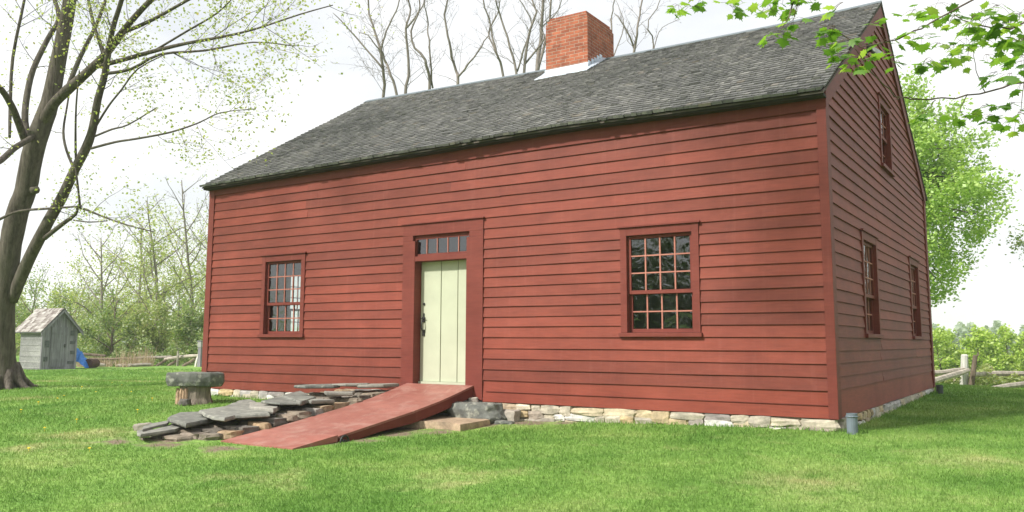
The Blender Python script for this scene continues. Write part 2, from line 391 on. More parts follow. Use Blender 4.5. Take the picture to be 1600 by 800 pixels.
# ------------------------------------------------------------ ground
def smooth(a, b, x):
    t = np.clip((x-a)/(b-a), 0, 1); return t*t*(3-2*t)
def gz(x, y):
    x = np.asarray(x, float); y = np.asarray(y, float)
    z = -0.13 - .13*np.exp(-((x-6.2)/3.2)**2)*smooth(3, -.5, y)
    z = z - .03*np.clip(-y, 0, 14)*(1) - .006*np.clip(-y-14, 0, 60)
    z = z - .12*smooth(-1, -12, x)
    z = z + .07*smooth(2, 9, y)*smooth(6, 11, x)*smooth(16, 12, x)
    z = z - .035*smooth(11.2,11.9,x)*smooth(-1,1,y)*smooth(14,9,y)
    # lawn edge at the right-hand fence, then falling into the valley
    u = (x-11.5)*.55 + (y-10)*.84
    z = z - .42*smooth(0, 9, u)*smooth(-14, 4, x) - 6.5*smooth(12, 60, u)*smooth(-6, 14, x)
    z = z - .15*smooth(-15, -30, x)
    n = .03*np.sin(x*.7+1)*np.cos(y*.6) + .015*np.sin(x*1.9+y*1.3)
    flat_ = smooth(1.5, 5, np.hypot(np.maximum(np.maximum(0-x, x-11.6), 0), np.maximum(np.maximum(0-y, y-8.8), 0)))
    return z + n*flat_
def G(x, y): return float(gz(x, y))
pa, pb = onz(110, 599, -.28), onz(300, 599, -.24)
dv_ = Vector((pb.x-pa.x, pb.y-pa.y)).normalized(); PATHN = (-dv_.y, dv_.x, -dv_.y*pa.x + dv_.x*pa.y)
TREEP = onz(12, 608, -.27)
DRY = [(3.3,-4.3,.75), (3.9,-5.3,.6), (12.1,-3.3,.55), (13.0,-1.7,.45), (9.3,-4.2,.5), (7.6,-5.1,.45), (-2.5,-2.0,.6)]
DIRT = [(5.75,-1.2,.9), (5.7,-2.6,.9), (6.6,-.6,.75), (4.5,-3.9,.35), (4.5,-2.5,.5), (4.4,-1,.6), (TREEP.x, TREEP.y, .85), (1.3,-1.15,.35), (5.6,-3.95,.3), (7.5,-.2,.42), (7.95,-.12,.3), (6.9,-1.5,.3), (4.75,-4.15,.35), (4.2,-4.4,.3), (6.6,-2.6,.25), (6.6,-1.9,.35)]
s = np.linspace(-1, 1, 261); ax = 7 + np.sinh(s*5.2)/np.sinh(5.2)*900; ay = 2 + np.sinh(s*5.2)/np.sinh(5.2)*900
gx, gy = np.meshgrid(ax, ay, indexing='ij'); V = np.stack([gx, gy, gz(gx, gy)], -1).reshape(-1, 3)
i, j = np.meshgrid(np.arange(260), np.arange(260), indexing='ij'); q = (i*261+j).ravel()
g = npmesh('ground', V, np.stack([q, q+261, q+262, q+1], -1), grassmat('lawn_ground', False)); tag(g, kind='structure')

# grass blades
NB = 560000
d = 3.2*(34/3.2)**(rng.random(NB)); lat = (rng.random(NB)*2-1)*.80
f2 = np.array([FW.x, FW.y]); f2 /= np.linalg.norm(f2); r2 = np.array([f2[1], -f2[0]])
P = np.array([CAM.x, CAM.y]) + d[:, None]*f2 + (lat*d)[:, None]*r2
x, y = P[:, 0], P[:, 1]
keep = ~((x > -.05) & (x < 11.65) & (y > -.03) & (y < 8.9))
keep &= ~((x > 5.0) & (x < 6.5) & (y > -3.62) & (y < 0))
keep &= ~((x > 6.4) & (x < 7.3) & (y > -1.3) & (y < 0))
keep &= ~((x > 3.6) & (x < 5.1) & (y > -3.9) & (y < 0) & (rng.random(NB) < .97))
for ex, ey, er in DIRT: keep &= ~((np.hypot(x-ex, y-ey) < er*.95) & (rng.random(NB) < .9))
x, y, d = x[keep], y[keep], d[keep]; n = len(x)
pn = .5+.5*np.sin(x*1.3+2*np.sin(y*.9))*np.sin(y*1.7+1.5*np.sin(x*.6))
h = (.016+.016*rng.random(n))*(1+.35*pn)*(.85+.03*d); wd = .0016*(d/3.5)**.9*(.7+.6*rng.random(n))
nearw = ((np.abs(y) < .14) & (x > -.3) & (x < 12)) | ((np.abs(x-11.7) < .12) & (y > 0) & (y < 9)); h = np.where(nearw, h*1.5, h)
a = rng.random(n)*6.283; ln = (rng.random((n, 2))-.5)*1.3*h[:, None]
z = gz(x, y)-.004; cx, cy = np.cos(a)*wd, np.sin(a)*wd
V = np.empty((n, 4, 3)); V[:, 0] = np.stack([x-cx, y-cy, z], -1); V[:, 1] = np.stack([x+cx, y+cy, z], -1)
V[:, 2] = np.stack([x+ln[:, 0]*.5+cx*.7, y+ln[:, 1]*.5+cy*.7, z+h*.6], -1); V[:, 3] = np.stack([x+ln[:, 0], y+ln[:, 1], z+h], -1)
# quad blade: base, base, mid, tip
F = np.arange(n*4).reshape(n, 4)
gr = npmesh('grass', V.reshape(-1, 3), F, grassmat('grass_blades', True), rnd=rng.random(n)); tag(gr, kind='stuff', label='short mown spring lawn grass around the red house', cat='grass')

# ------------------------------------------------------------ house
LX, WY = 11.6, 8.82
HC = (5.8, 4.41, 0)
house = thing('farmhouse', HC, 'red clapboard farmhouse with grey shingle roof, brick chimney and pale green door', 'house')
FZ = [0, .32, .48, .64, .79, .955, 1.11, 1.26, 1.41, 1.56, 1.71, 1.86, 2.01, 2.155, 2.30, 2.45, 2.61, 2.775, 2.93, 3.09, 3.25, 3.41, 3.57, 3.73]
GZ_ = [0, .33, .48, .64, .79, .955, 1.10, 1.25, 1.39, 1.54, 1.69, 1.84, 2.0, 2.15, 2.30, 2.45, 2.605, 2.765, 2.92, 3.08, 3.24, 3.40, 3.55, 3.70, 3.85, 4.0, 4.15, 4.30, 4.45, 4.60, 4.75, 4.90, 5.05, 5.2, 5.35, 5.5, 5.65, 5.8, 5.95, 6.1, 6.25, 6.38, 6.5]
EXs = [0, 3.17, 6.0, 8.0, 10.2, 11.6]; EZs = [3.90, 3.935, 3.96, 3.985, 3.945, 3.925]
RXs = [0, 2.42, 4.9, 7.2, 9.7, 11.6]; RZs = [6.74, 6.68, 6.62, 6.59, 6.58, 6.635]
def eavez(x): return float(np.interp(x, EXs, EZs))
def ridgez(x): return float(np.interp(x, RXs, RZs))
EY = -.20
W1, W2, WW = 1.565, 8.855, 1.134
WINF = [(W1, W1+WW, .955, 2.45), (W2, W2+WW, .955, 2.45), (4.96, 6.56, -.1, 2.775)]
G1, G2, GW, GU = 1.91, 6.25, 1.147, 3.86
WING = [(G1, G1+GW, .955, 2.45), (G2, G2+GW, .955, 2.45), (GU, GU+1.05, 3.70, 4.90)]
def siding(mb, to, courses, ext, openings, out_lo, out_hi, back, wob=.0035, seglen=None):
    """to(u, out, z) -> world. ext(z) -> (u0, u1). One wedge board per course, split at openings."""
    for k in range(len(courses)-1):
        z0, z1 = courses[k], courses[k+1]+.0
        a0, b0 = ext(z0); a1, b1 = ext(z1)
        cuts = [(o[0], o[1]) for o in openings if o[2] <= z0+.04 and o[3] >= z1-.04]
        cuts.sort(); spans = []; cur = -99
        for c0, c1 in cuts: spans.append((cur, c0)); cur = c1
        spans.append((cur, 99))
        for s0, s1 in spans:
            p0, p1 = max(a0, s0), min(b0, s1); q0, q1 = max(a1, s0), min(b1, s1)
            if p1-p0 < .02: continue
            if q1 < q0: q0 = q1 = (q0+q1)/2
            # boards of random length with hairline butt joints
            Ls = [0.0]; T = p1-p0
            while T-Ls[-1] > 5.5: Ls.append(Ls[-1]+random.uniform(2.6, 4.8))
            Ls.append(T)
            for e in range(len(Ls)-1):
                t0, t1 = Ls[e]/T, Ls[e+1]/T
                if e: t0 += .0012/T
                nseg = max(1, int((t1-t0)*T/.7)); rows = []
                rnd = random.random()
                for m_i in range(nseg+1):
                    t = t0+(t1-t0)*m_i/nseg
                    ul = p0+(p1-p0)*t; uh = q0+(q1-q0)*t
                    dz = random.uniform(-wob, wob) if back > 0.05 else 0; do = random.uniform(-wob, wob)*.8 if back > .05 else 0
                    rows.append([to(ul, -back, z0), to(ul, out_lo+do, z0+dz), to(uh, out_hi, z1+.001), to(uh, -back, z1+.001)])
                vs = [v for r in rows for v in r]; fs = []
                for m_i in range(nseg):
                    b = m_i*4
                    for c in range(4):
                        d2 = (c+1) % 4; fs.append((b+c, b+4+c, b+4+d2, b+d2))
                fs.append((0,1,2,3)); fs.append(tuple(nseg*4+c for c in (3,2,1,0)))
                mb.add(vs, fs, rnd)
front = lambda u, o, z: (u, -o, z)
back_ = lambda u, o, z: (u, WY+o, z)
right = lambda u, o, z: (LX+o, u, z)
left = lambda u, o, z: (-o, u, z)
def ext_rect(a, b): return lambda z: (a, b)
def ext_gable(m=0.0):
    def f(z):
        if z <= 3.75: return (m, WY-m)
        t = (z-3.75)/(6.50-3.75); h = (WY/2-m)*(1-t)
        return (WY/2-h, WY/2+h)
    return f
OL, OH = .024, .004
mb = MB(); siding(mb, front, FZ, ext_rect(.03, LX-.03), WINF, OL, OH, .10); mb.build('front_wall', RED, house)
mb = MB(); mb.box(6.62, 11.52, -.030, -.020, .150, .157, .2); mb.box(.12, 4.94, -.030, -.020, .150, .157, .2); mb.build('skirt_bead', REDT, house)
mb = MB(); siding(mb, back_, FZ, ext_rect(.03, LX-.03), [], OL, OH, .10); mb.build('back_wall', RED, house)
mb = MB(); siding(mb, right, GZ_, ext_gable(.03), WING, OL, OH, .10); mb.build('gable_wall', RED, house)
WINL = [(G1, G1+GW, .955, 2.45)]
mb = MB(); siding(mb, left, GZ_, ext_gable(.03), WINL, OL, OH, .10); mb.build('gable_wall', RED, house)
# inner lining boards, floor and ceiling
mb = MB()
siding(mb, front, FZ, ext_rect(.12, LX-.12), WINF, -.104, -.104, .13, 0); siding(mb, back_, FZ, ext_rect(.12, LX-.12), [], -.104, -.104, .13, 0)
lowG = [z for z in GZ_ if z < 3.5]
siding(mb, right, lowG, ext_rect(.14, WY-.14), WING, -.104, -.104, .13, 0); siding(mb, left, lowG, ext_rect(.14, WY-.14), WINL, -.104, -.104, .13, 0)
mb.box(.14, LX-.14, .14, WY-.14, -.02, .15); mb.box(.14, LX-.14, .14, WY-.14, 2.75, 2.85)
mb.box(5.2, 6.6, 3.4, 5.2, .16, 2.74)
mb.build('interior', INNER, house)
# frieze, corner boards
mb = MB()
xs = np.linspace(0.0, LX, 25)
for k in range(24):
    x0, x1 = xs[k], xs[k+1]
    mb.hexa([(x0,-.030,3.725),(x1,-.030,3.725),(x1,.02,3.725),(x0,.02,3.725),(x0,-.030,eavez(x0)-.02),(x1,-.030,eavez(x1)-.02),(x1,.02,eavez(x1)-.02),(x0,.02,eavez(x0)-.02)], .4)
mb.build('frieze_board', REDT, house)
for (x0, x1, y0, y1, zt) in ((11.53, 11.642, -.036, .03, 3.885), (-.042, .11, -.036, .03, 3.88), (11.53, 11.642, WY-.03, WY+.036, 3.8), (-.042, .11, WY-.03, WY+.036, 3.8)):
    mb = MB(); mb.box(x0, x1, y0, y1, -.004, zt, .5)
    if x0 > 5: mb.box(11.602, 11.640, .03 if y0 < 1 else WY-.16, .16 if y0 < 1 else WY-.03, -.003, 3.83, .35)
    else: mb.box(-.040, -.003, .03 if y0 < 1 else WY-.16, .16 if y0 < 1 else WY-.03, -.003, 3.83, .35)
    mb.build('corner_board', REDT, house, bevel=.003)

# ---- roof
TH = .05
def RS(x, t, side=1):
    """point on the roof top surface; t = 0 at the eave, 1 at the ridge"""
    Y = EY + (WY/2-EY)*t; Z = eavez(x)*(1-t)+ridgez(x)*t + .012*math.sin(x*1.7+t*5)*math.sin(t*3.14)
    return Vector((x, Y if side > 0 else WY-Y, Z))
nrm = Vector((0, -.5, .86)).normalized(); nrmB = Vector((0, .5, .86)).normalized()
RX0, RX1 = -.07, 11.665
mb = MB()
for side in (1, -1):
    xs = np.linspace(RX0, RX1, 20)
    for k in range(19):
        a, b = xs[k], xs[k+1]
        for (t0, t1) in ((0, .5), (.5, 1.0)):
            p = [RS(a, t0, side), RS(b, t0, side), RS(b, t1, side), RS(a, t1, side)]
            lo = [q-Vector((0, 0, TH)) for q in p]; hi = [q-Vector((0, 0, .025)) for q in p]
            if side < 0: lo = lo[::-1]; hi = hi[::-1]
            mb.hexa(lo+hi, .3)
roof = mb.build('roof', flat('roof_deck_wood', (.10,.085,.075), .9, .1), house)
def shingles(side):
    mb = MB(); rows = 42; nn = nrm if side > 0 else nrmB; T = 1.0/rows
    for k in range(rows+1):
        t0 = k*T-.006; x = RX0+random.uniform(-.1, 0)
        while x < RX1:
            wdt = random.choice((.07,.08,.10,.12,.15))*random.uniform(.85, 1.15)
            xa, xb = max(x, RX0), min(x+wdt-.006, RX1); x += wdt
            if xb-xa < .02: continue
            dt = random.gauss(0, .0016); tl = t0+dt; tu = min(t0+T*1.25, 1.0)
            if k == 0: tl -= abs(random.gauss(0, .0022))
            if tu-tl < .004: continue
            lift = .021+abs(random.gauss(0, .0025)) + (.014*random.random() if random.random() < .05 else 0)
            if k == 0: lift += .012+random.uniform(0,.01)
            A, B = RS(xa, tl, side), RS(xb, tl, side); Cc, D = RS(xb, tu, side), RS(xa, tu, side)
            l1 = lift+random.gauss(0,.002); l2 = lift+random.gauss(0,.002)
            lo = [A+nn*.001, B+nn*.001, Cc-nn*.004, D-nn*.004]; hi = [A+nn*l1, B+nn*l2, Cc+nn*.004, D+nn*.004]
            if side < 0: lo = lo[::-1]; hi = hi[::-1]
            mb.hexa(lo+hi)
    return mb
shingles(1).build('shingles', SHING, roof); shingles(-1).build('shingles', SHING, roof)
mb = MB(); xs = np.linspace(RX0, RX1, 14)
for k in range(13):
    a, b = xs[k]+.002, xs[k+1]
    for sg in (-1, 1):
        p = []
        for dz in (.012, .034):
            for (xx, dy) in ((a, 0), (b, 0), (b, .10*sg), (a, .10*sg)):
                p.append((xx, WY/2+dy, ridgez(xx)+dz-abs(dy)*.58))
        if sg < 0: p = p[:4][::-1]+p[4:][::-1]
        mb.hexa(p)
mb.build('ridge_board', flat('ridge_metal', (.12,.15,.17), .5, .4), roof)
# rake boards
for gx0, gx1 in ((11.604, 11.650), (-.052, -.006)):
    for side in (1, -1):
        mb = MB(); m = 6; dpt = .27
        for k in range(m):
            t0, t1 = .036+k/m*.963, .036+(k+1)/m*.963
            P0, P1 = RS(11.6 if gx0 > 5 else 0, t0, side), RS(11.6 if gx0 > 5 else 0, t1, side)
            top = -.028; lo = [(gx0, P0.y, P0.z-dpt-TH*.3), (gx1, P0.y, P0.z-dpt-TH*.3), (gx1, P1.y, P1.z-dpt-TH*.3), (gx0, P1.y, P1.z-dpt-TH*.3)]
            hi = [(gx0, P0.y, P0.z+top), (gx1, P0.y, P0.z+top), (gx1, P1.y, P1.z+top), (gx0, P1.y, P1.z+top)]
            if side < 0: lo = lo[::-1]; hi = hi[::-1]
            mb.hexa(lo+hi, .3)
        mb.build('rake_board', REDT, roof)
mb = MB()
for k in range(24):
    x0, x1 = np.linspace(RX0+.01, RX1-.01, 25)[k:k+2]
    mb.hexa([(x0,EY+.03,eavez(x0)-TH-.022),(x1,EY+.03,eavez(x1)-TH-.022),(x1,-.032,eavez(x1)-TH-.022),(x0,-.032,eavez(x0)-TH-.022),
             (x0,EY+.03,eavez(x0)-.04),(x1,EY+.03,eavez(x1)-.04),(x1,-.032,eavez(x1)-.04),(x0,-.032,eavez(x0)-.04)], .3)
mb.build('fascia', flat('dark_fascia', (.035,.03,.028), .8, .2), roof)  # near-black colour carries the shadow under the eave

# ---- chimney
X0, X1, Y0, Y1, ZT = 5.42, 6.38, 3.76, 4.93, 7.46
mb = MB(); mb.box(X0, X1, Y0, Y1, 5.9, ZT-.14, .5)
mb.box(X0+.02, X1-.02, Y0+.02, Y1-.02, ZT-.14, ZT-.07, .5); 
i_ = .055
for (a, b, c, d2) in ((X0+i_, X1-i_, Y0+i_, Y0+i_+.12), (X0+i_, X1-i_, Y1-i_-.12, Y1-i_), (X0+i_, X0+i_+.12, Y0+i_+.12, Y1-i_-.12), (X1-i_-.12, X1-i_, Y0+i_+.12, Y1-i_-.12)):
    mb.box(a, b, c, d2, ZT-.07, ZT, .5)
chim = mb.build('chimney', BRICK, house, bevel=.006)
mb = MB()
zf = RS(5.9, (Y0-EY)/(WY/2-EY)).z
mb.box(X0-.02, X1+.015, Y0-.012, Y0-.002, zf-.03, zf+.13)
mb.hexa([(X0-.12,Y0-.26,zf-.125),(X1+.12,Y0-.26,zf-.125),(X1+.12,Y0-.01,zf+.022),(X0-.12,Y0-.01,zf+.022),
         (X0-.12,Y0-.26,zf-.112),(X1+.12,Y0-.26,zf-.112),(X1+.12,Y0-.01,zf+.036),(X0-.12,Y0-.01,zf+.036)])
mb.build('flashing', LEAD, chim)
for xx, dr in ((X1, 1), (X0, -1)):
    mb = MB()
    for k in range(5):       # stepped flashing up the right and left side
        yy = Y0+.02+k*.12; zz = RS(6.4, min(1, (yy-EY)/(WY/2-EY))).z
        xa, xb = (xx+.002, xx+.012) if dr > 0 else (xx-.012, xx-.002)
        mb.box(xa, xb, yy, yy+.105, zz-.03, zz+.17+.01*(k % 2))
        xc, xd_ = (xx+.014, xx+.11) if dr > 0 else (xx-.11, xx-.014)
        mb.hexa([(xc,yy-.01,zz+.02),(xd_,yy-.01,zz+.015),(xd_,yy+.09,zz+.075),(xc,yy+.09,zz+.08),(xc,yy-.01,zz+.05),(xd_,yy-.01,zz+.03),(xd_,yy+.09,zz+.095),(xc,yy+.09,zz+.12)])
    mb.build('step_flashing', LEAD, chim)

# ---- windows
def window(to, u0, u1, z0, z1, rows_up=3, rows_lo=2, cols=4):
    """window built in wall coordinates (u along the wall, o outwards, z up)"""
    def bx(mb, ua, ub, oa, ob, za, zb, rnd=.5):
        p = [to(ua, ob, za), to(ub, ob, za), to(ub, oa, za), to(ua, oa, za), to(ua, ob, zb), to(ub, ob, zb), to(ub, oa, zb), to(ua, oa, zb)]
        mb.hexa(p, rnd)
    cw = .098; mb = MB()
    bx(mb, u0+.002, u0+cw, -.10, .034, z0+.06, z1-.004); bx(mb, u1-cw, u1-.002, -.10, .034, z0+.06, z1-.004)
    bx(mb, u0+cw, u1-cw, -.10, .032, z1-.115, z1-.005)
    fr = mb.build('window', REDT, house, bevel=.003)
    mb = MB(); bx(mb, u0-.02, u1+.02, -.10, .062, z0+.004, z0+.058); mb.build('sill', REDT, fr, bevel=.003)
    mb = MB(); bx(mb, u0-.025, u1+.025, -.02, .060, z1-.002, z1+.020); mb.build('drip_cap', REDT, fr)
    a, b = u0+cw+.003, u1-cw-.003; zb_, zt = z0+.062, z1-.118; H = zt-zb_
    zm = zb_ + H*(rows_lo+.05)/(rows_up+rows_lo)
    def sash(za, zb, oo, rows, name):
        st = .042; th = .034; mb = MB()
        bx(mb, a, a+st, oo-th, oo, za, zb); bx(mb, b-st, b, oo-th, oo, za, zb)
        bx(mb, a+st, b-st, oo-th, oo-.001, za, za+.05); bx(mb, a+st, b-st, oo-th, oo-.001, zb-.042, zb)
        s_ = mb.build(name, REDT, fr, bevel=.002)
        m2 = MB(); pw = (b-a-2*st)/cols; ph = (zb-za-.092)/rows
        for k in range(1, cols): bx(m2, a+st+k*pw-.010, a+st+k*pw+.010, oo-th+.004, oo-.004, za+.05, zb-.042)
        for k in range(1, rows):
            for c in range(cols): bx(m2, a+st+c*pw+(.010 if c else 0), a+st+(c+1)*pw-(.010 if c < cols-1 else 0), oo-th+.005, oo-.005, za+.05+k*ph-.009, za+.05+k*ph+.009)
        m2.build('muntins', REDW, fr)
        m3 = MB()
        for k in range(rows):
            for c in range(cols):
                e = [random.uniform(-.0022, .0022) for _ in range(3)]
                ua, ub = a+st+c*pw+.009, a+st+(c+1)*pw-.009; z_a, z_b = za+.05+k*ph+.008, za+.05+(k+1)*ph-.008
                o_ = oo-th*.5
                m3.add([to(ua, o_+e[0], z_a), to(ub, o_+e[1], z_a), to(ub, o_+e[1]+e[2], z_b), to(ua, o_+e[0]+e[2], z_b)], [(0,1,2,3)])
        m3.build('glass', GLASS, fr)
    sash(zm-.02, zt, -.018, rows_up, 'upper_sash'); sash(zb_, zm+.018, -.056, rows_lo, 'lower_sash')
    return fr
for (a, b, z0, z1) in WINF[:2]: window(front, a, b, z0, z1)
for (a, b, z0, z1) in WING[:2]: window(right, a, b, z0, z1)
window(right, WING[2][0], WING[2][1], WING[2][2], WING[2][3], 2, 2, 3)
window(left, G1, G1+GW, .955, 2.45)

# ---- door
dx0, dx1, oz0 = 5.215, 6.245, .235
mb = MB()
mb.box(4.962, dx0, -.036, .16, .02, 2.50, .5); mb.box(dx1, 6.558, -.036, .16, .02, 2.50, .5)
mb.box(4.962, 6.558, -.035, .16, 2.59, 2.77, .5); mb.box(4.962, dx0-.045, -.0345, .16, 2.501, 2.589, .5); mb.box(dx1+.05, 6.558, -.0345, .16, 2.501, 2.589, .5)
mb.box(dx0-.043, dx1+.048, -.030, .16, 2.17, 2.25, .5)
mb.box(4.94, 6.58, -.062, .0, 2.772, 2.793, .5)
mb.box(dx0-.0, dx1+.0, -.03, .20, .10, oz0-.012, .5)
df = mb.build('door_frame', REDT, house, bevel=.003)
mb = MB(); ta, tb, tz0, tz1 = dx0-.042, dx1+.046, 2.254, 2.588
mb.box(ta, tb, .02, .05, tz0, tz0+.035, .5); mb.box(ta, tb, .02, .05, tz1-.06, tz1, .5)
pw = (tb-ta-.06)/5
mb.box(ta, ta+.03, .02, .05, tz0+.036, tz1-.061, .5); mb.box(tb-.03, tb, .02, .05, tz0+.036, tz1-.061, .5)
mb.build('transom_sash', REDT, df)
for k in range(1, 5): mb = MB(); mb.box(ta+.03+pw*k-.009, ta+.03+pw*k+.009, .022, .046, tz0+.036, tz1-.061); mb.build('muntin', REDW, df)
mb = MB()
for k in range(5):
    e = random.uniform(-.004, .004); e2 = random.uniform(-.004, .004)
    mb.add([(ta+.03+pw*k+.008, .034+e, tz0+.034), (ta+.03+pw*(k+1)-.008, .034-e, tz0+.034), (ta+.03+pw*(k+1)-.008, .034-e+e2, tz1-.06), (ta+.03+pw*k+.008, .034+e+e2, tz1-.06)], [(0,1,2,3)])
mb.build('transom_glass', GLASS, df)
mb = MB(); bw = (dx1-dx0-.01)/3; edges = [dx0+.005, dx0+.005+bw*1.22, dx0+.005+bw*2.2, dx1-.005]
for k in range(3):
    mb.box(edges[k], edges[k+1]-.007, .135+.003*(k % 2), .175, oz0+.028, 2.168, random.random())
    if k: mb.box(edges[k]-.016, edges[k]-.009, .128, .134, oz0+.03, 2.166, .5)
mb.box(dx0, dx1, .15, .18, oz0+.02, 2.169, .2)
door = mb.build('door', DOORM, house, bevel=.003)
mb = MB(); mb.box(dx0+.003, dx1-.003, .10, .134, oz0-.010, oz0+.026, .5); mb.build('threshold', DOORM, door)
mb = MB(); hx = dx0+.075
mb.tube([(hx, .095, 1.06), (hx, .07, 1.10), (hx, .065, 1.18), (hx, .09, 1.24)], [.009,.011,.011,.009], 8)
mb.prism([(hx-.022,.118),(hx+.022,.118),(hx+.022,.133),(hx-.022,.133)], .98, 1.08); mb.prism([(hx-.026,.118),(hx+.026,.118),(hx+.026,.133),(hx-.026,.133)], 1.20, 1.28)
mb.prism([(hx-.010,.12),(hx+.010,.12),(hx+.010,.133),(hx-.010,.133)], 1.28, 1.34); mb.tube([(hx-.05,.10,1.26),(hx+.05,.10,1.262)], .008, 6)
mb.build('handle', IRON, door)
mb = MB(); mb.tube([(hx, .118, 1.49), (hx, .135, 1.49)], .02, 12); mb.build('lock', IRON, door)

# ---- foundation
mb = MB(); mb.box(.03, 11.57, .03, .30, -.6, -.006, .4, 0); mb.box(11.30, 11.57, .30, 8.79, -.6, -.006, .4, 0); mb.box(.03, .30, .30, 8.79, -.6, -.006, .4, 0); mb.box(.30, 11.30, 8.5, 8.79, -.6, -.006, .4, 0)
def fstones(p0, p1):
    p0 = Vector(p0); p1 = Vector(p1); Ln = (p1-p0).length; dr = (p1-p0)/Ln; rot = math.atan2(dr.y, dr.x)
    for row in range(3):
        u = random.uniform(0, .1)
        while u < Ln-.05:
            wdt = random.uniform(.14, .52); wdt = min(wdt, Ln-u+.03); h = random.uniform(.08, .15)
            c = p0+dr*(u+wdt/2); z = -.055-.105*row+random.uniform(-.015, .015)
            mb.stone((c.x, c.y, min(z, -.012-h/2)), (wdt*1.02, .13+random.uniform(0,.05), h*1.05), rot+random.uniform(-.05,.05), None, .10, 1)
            u += wdt
fstones((.05, .04, 0), (11.58, .04, 0)); fstones((11.565, .08, 0), (11.565, 8.75, 0)); fstones((.035, 8.75, 0), (.035, .08, 0))
mb.build('foundation', [MORTAR, FOUND], house)

# ---- floodlight under the gable peak
LPX = Vector((11.625, 2.78, 5.27))
mb = MB(); mb.tube([LPX, LPX+Vector((.05,0,0))], .05, 12); mb.tube([LPX+Vector((.05,0,0)), LPX+Vector((.13,-.05,.0))], .018, 8)
fl = mb.build('floodlight', IRON, house)
mb = MB(); p = LPX+Vector((.12,-.02,-.01)); mb.tube([p+Vector((0,0,.05)), p+Vector((.03,.02,.0)), p+Vector((.09,.05,-.08)), p+Vector((.10,.055,-.10))], [.03,.055,.075,.07], 12); mb.build('lamp_head', LAMPM, fl)
mb = MB(); mb.tube([LPX+Vector((.05,-.03,0)), LPX+Vector((.10,-.14,.03)), LPX+Vector((.12,-.20,.02))], [.02,.035,.045], 10); mb.build('lamp_head', IRON, fl)

# ------------------------------------------------------------ ramp
ramp_ = thing('entrance_ramp', (5.75, -1.8, -.2), 'long red painted wooden ramp sloping from the lawn up to the green door', 'ramp')
prof = [(-.04, .232), (-.45, .135), (-.86, .045), (-1.45, -.06), (-2.07, -.15), (-2.84, -.262)]
mb = MB(); xa, xb = 5.10, 6.40
for k in range(len(prof)-1):
    (ya, za), (yb, zb) = prof[k], prof[k+1]
    mb.hexa([(xa,yb,zb-.028),(xb,yb,zb-.028),(xb,ya,za-.028),(xa,ya,za-.028),(xa,yb,zb),(xb,yb,zb),(xb,ya,za),(xa,ya,za)], .5)
dk = mb.build('deck', RAMPM, ramp_)
for sx in (xa+.0, xb-.045):
    mb = MB()
    for k in range(len(prof)-1):
        (ya, za), (yb, zb) = prof[k], prof[k+1]
        da = .16 if k < 4 else .12; db = .16 if k < 3 else .12
        mb.hexa([(sx,yb,zb-db),(sx+.045,yb,zb-db),(sx+.045,ya,za-da),(sx,ya,za-da),(sx,yb,zb-.029),(sx+.045,yb,zb-.029),(sx+.045,ya,za-.029),(sx,ya,za-.029)], .2)
    mb.build('side_beam', REDT, ramp_)
mb = MB()
mb.hexa([(xa,-3.56,-.375),(xb,-3.58,-.375),(xb,-2.865,-.33),(xa,-2.865,-.33),(xa,-3.56,-.335),(xb,-3.58,-.338),(xb,-2.862,-.250),(xa,-2.862,-.253)], .9)
mb.build('foot_flap', RAMPM, ramp_)
mb = MB(); pc = Vector((6.415, -2.78, -.33)); pts = []
for k in range(15):
    t = R(-20+220*k/14); pts.append(pc+Vector((.02, math.cos(t)*.068, math.sin(t)*.068)))
mb.tube(pts, .013, 8); mb.tube([pc+Vector((-.02,0,0)), pc+Vector((.05,0,0))], .022, 8)
mb.build('iron_ring', IRON, ramp_)

# ------------------------------------------------------------ dry stone wall beside the ramp
wall = thing('stone_wall', (4.4, -2.2, -.3), 'low dry-laid stone wall with slate capstones along the left of the ramp', 'wall', )
caps = [(200,580,6.67,-.225,[(90,615),(260,605),(480,540),(615,565),(500,600),(240,640),(130,655)],.045),
 (200,580,6.67,-.19,[(150,580),(240,545),(430,515),(400,545),(320,560),(150,600)],.03),
 (250,570,6.152,-.13,[(70,510),(190,460),(380,450),(520,490),(500,510),(250,560),(190,540)],.06),
 (250,570,6.152,-.05,[(370,430),(620,400),(760,355),(870,345),(1070,430),(1060,455),(720,470),(620,490),(500,480)],.055),
 (250,570,6.152,-.02,[(860,350),(1060,365),(1160,395),(1090,425),(870,400)],.07),
 (250,570,6.152,.04,[(970,350),(1160,300),(1220,305),(1330,360),(1150,365)],.035),
 (250,570,6.152,.06,[(1170,290),(1340,245),(1500,310),(1525,365),(1370,358)],.06),
 (None,0,0,.22,[(3.95,-1.35),(4.2,-1.35),(4.5,-1.05),(4.45,-.85),(4.15,-.75),(4.0,-1.0)],.045),
 (None,0,0,.235,[(4.35,-.95),(4.6,-.9),(4.78,-.6),(4.6,-.35),(4.3,-.6)],.04),
 (None,0,0,.225,[(4.7,-.75),(5.02,-.5),(5.04,-.15),(4.9,-.1),(4.6,-.33)],.05),
 (None,0,0,.14,[(4.5,-1.25),(4.8,-1.5),(5.04,-1.2),(4.85,-.95)],.05),
 (None,0,0,.05,[(4.5,-1.75),(4.92,-1.9),(4.98,-1.5),(4.6,-1.42)],.05)]
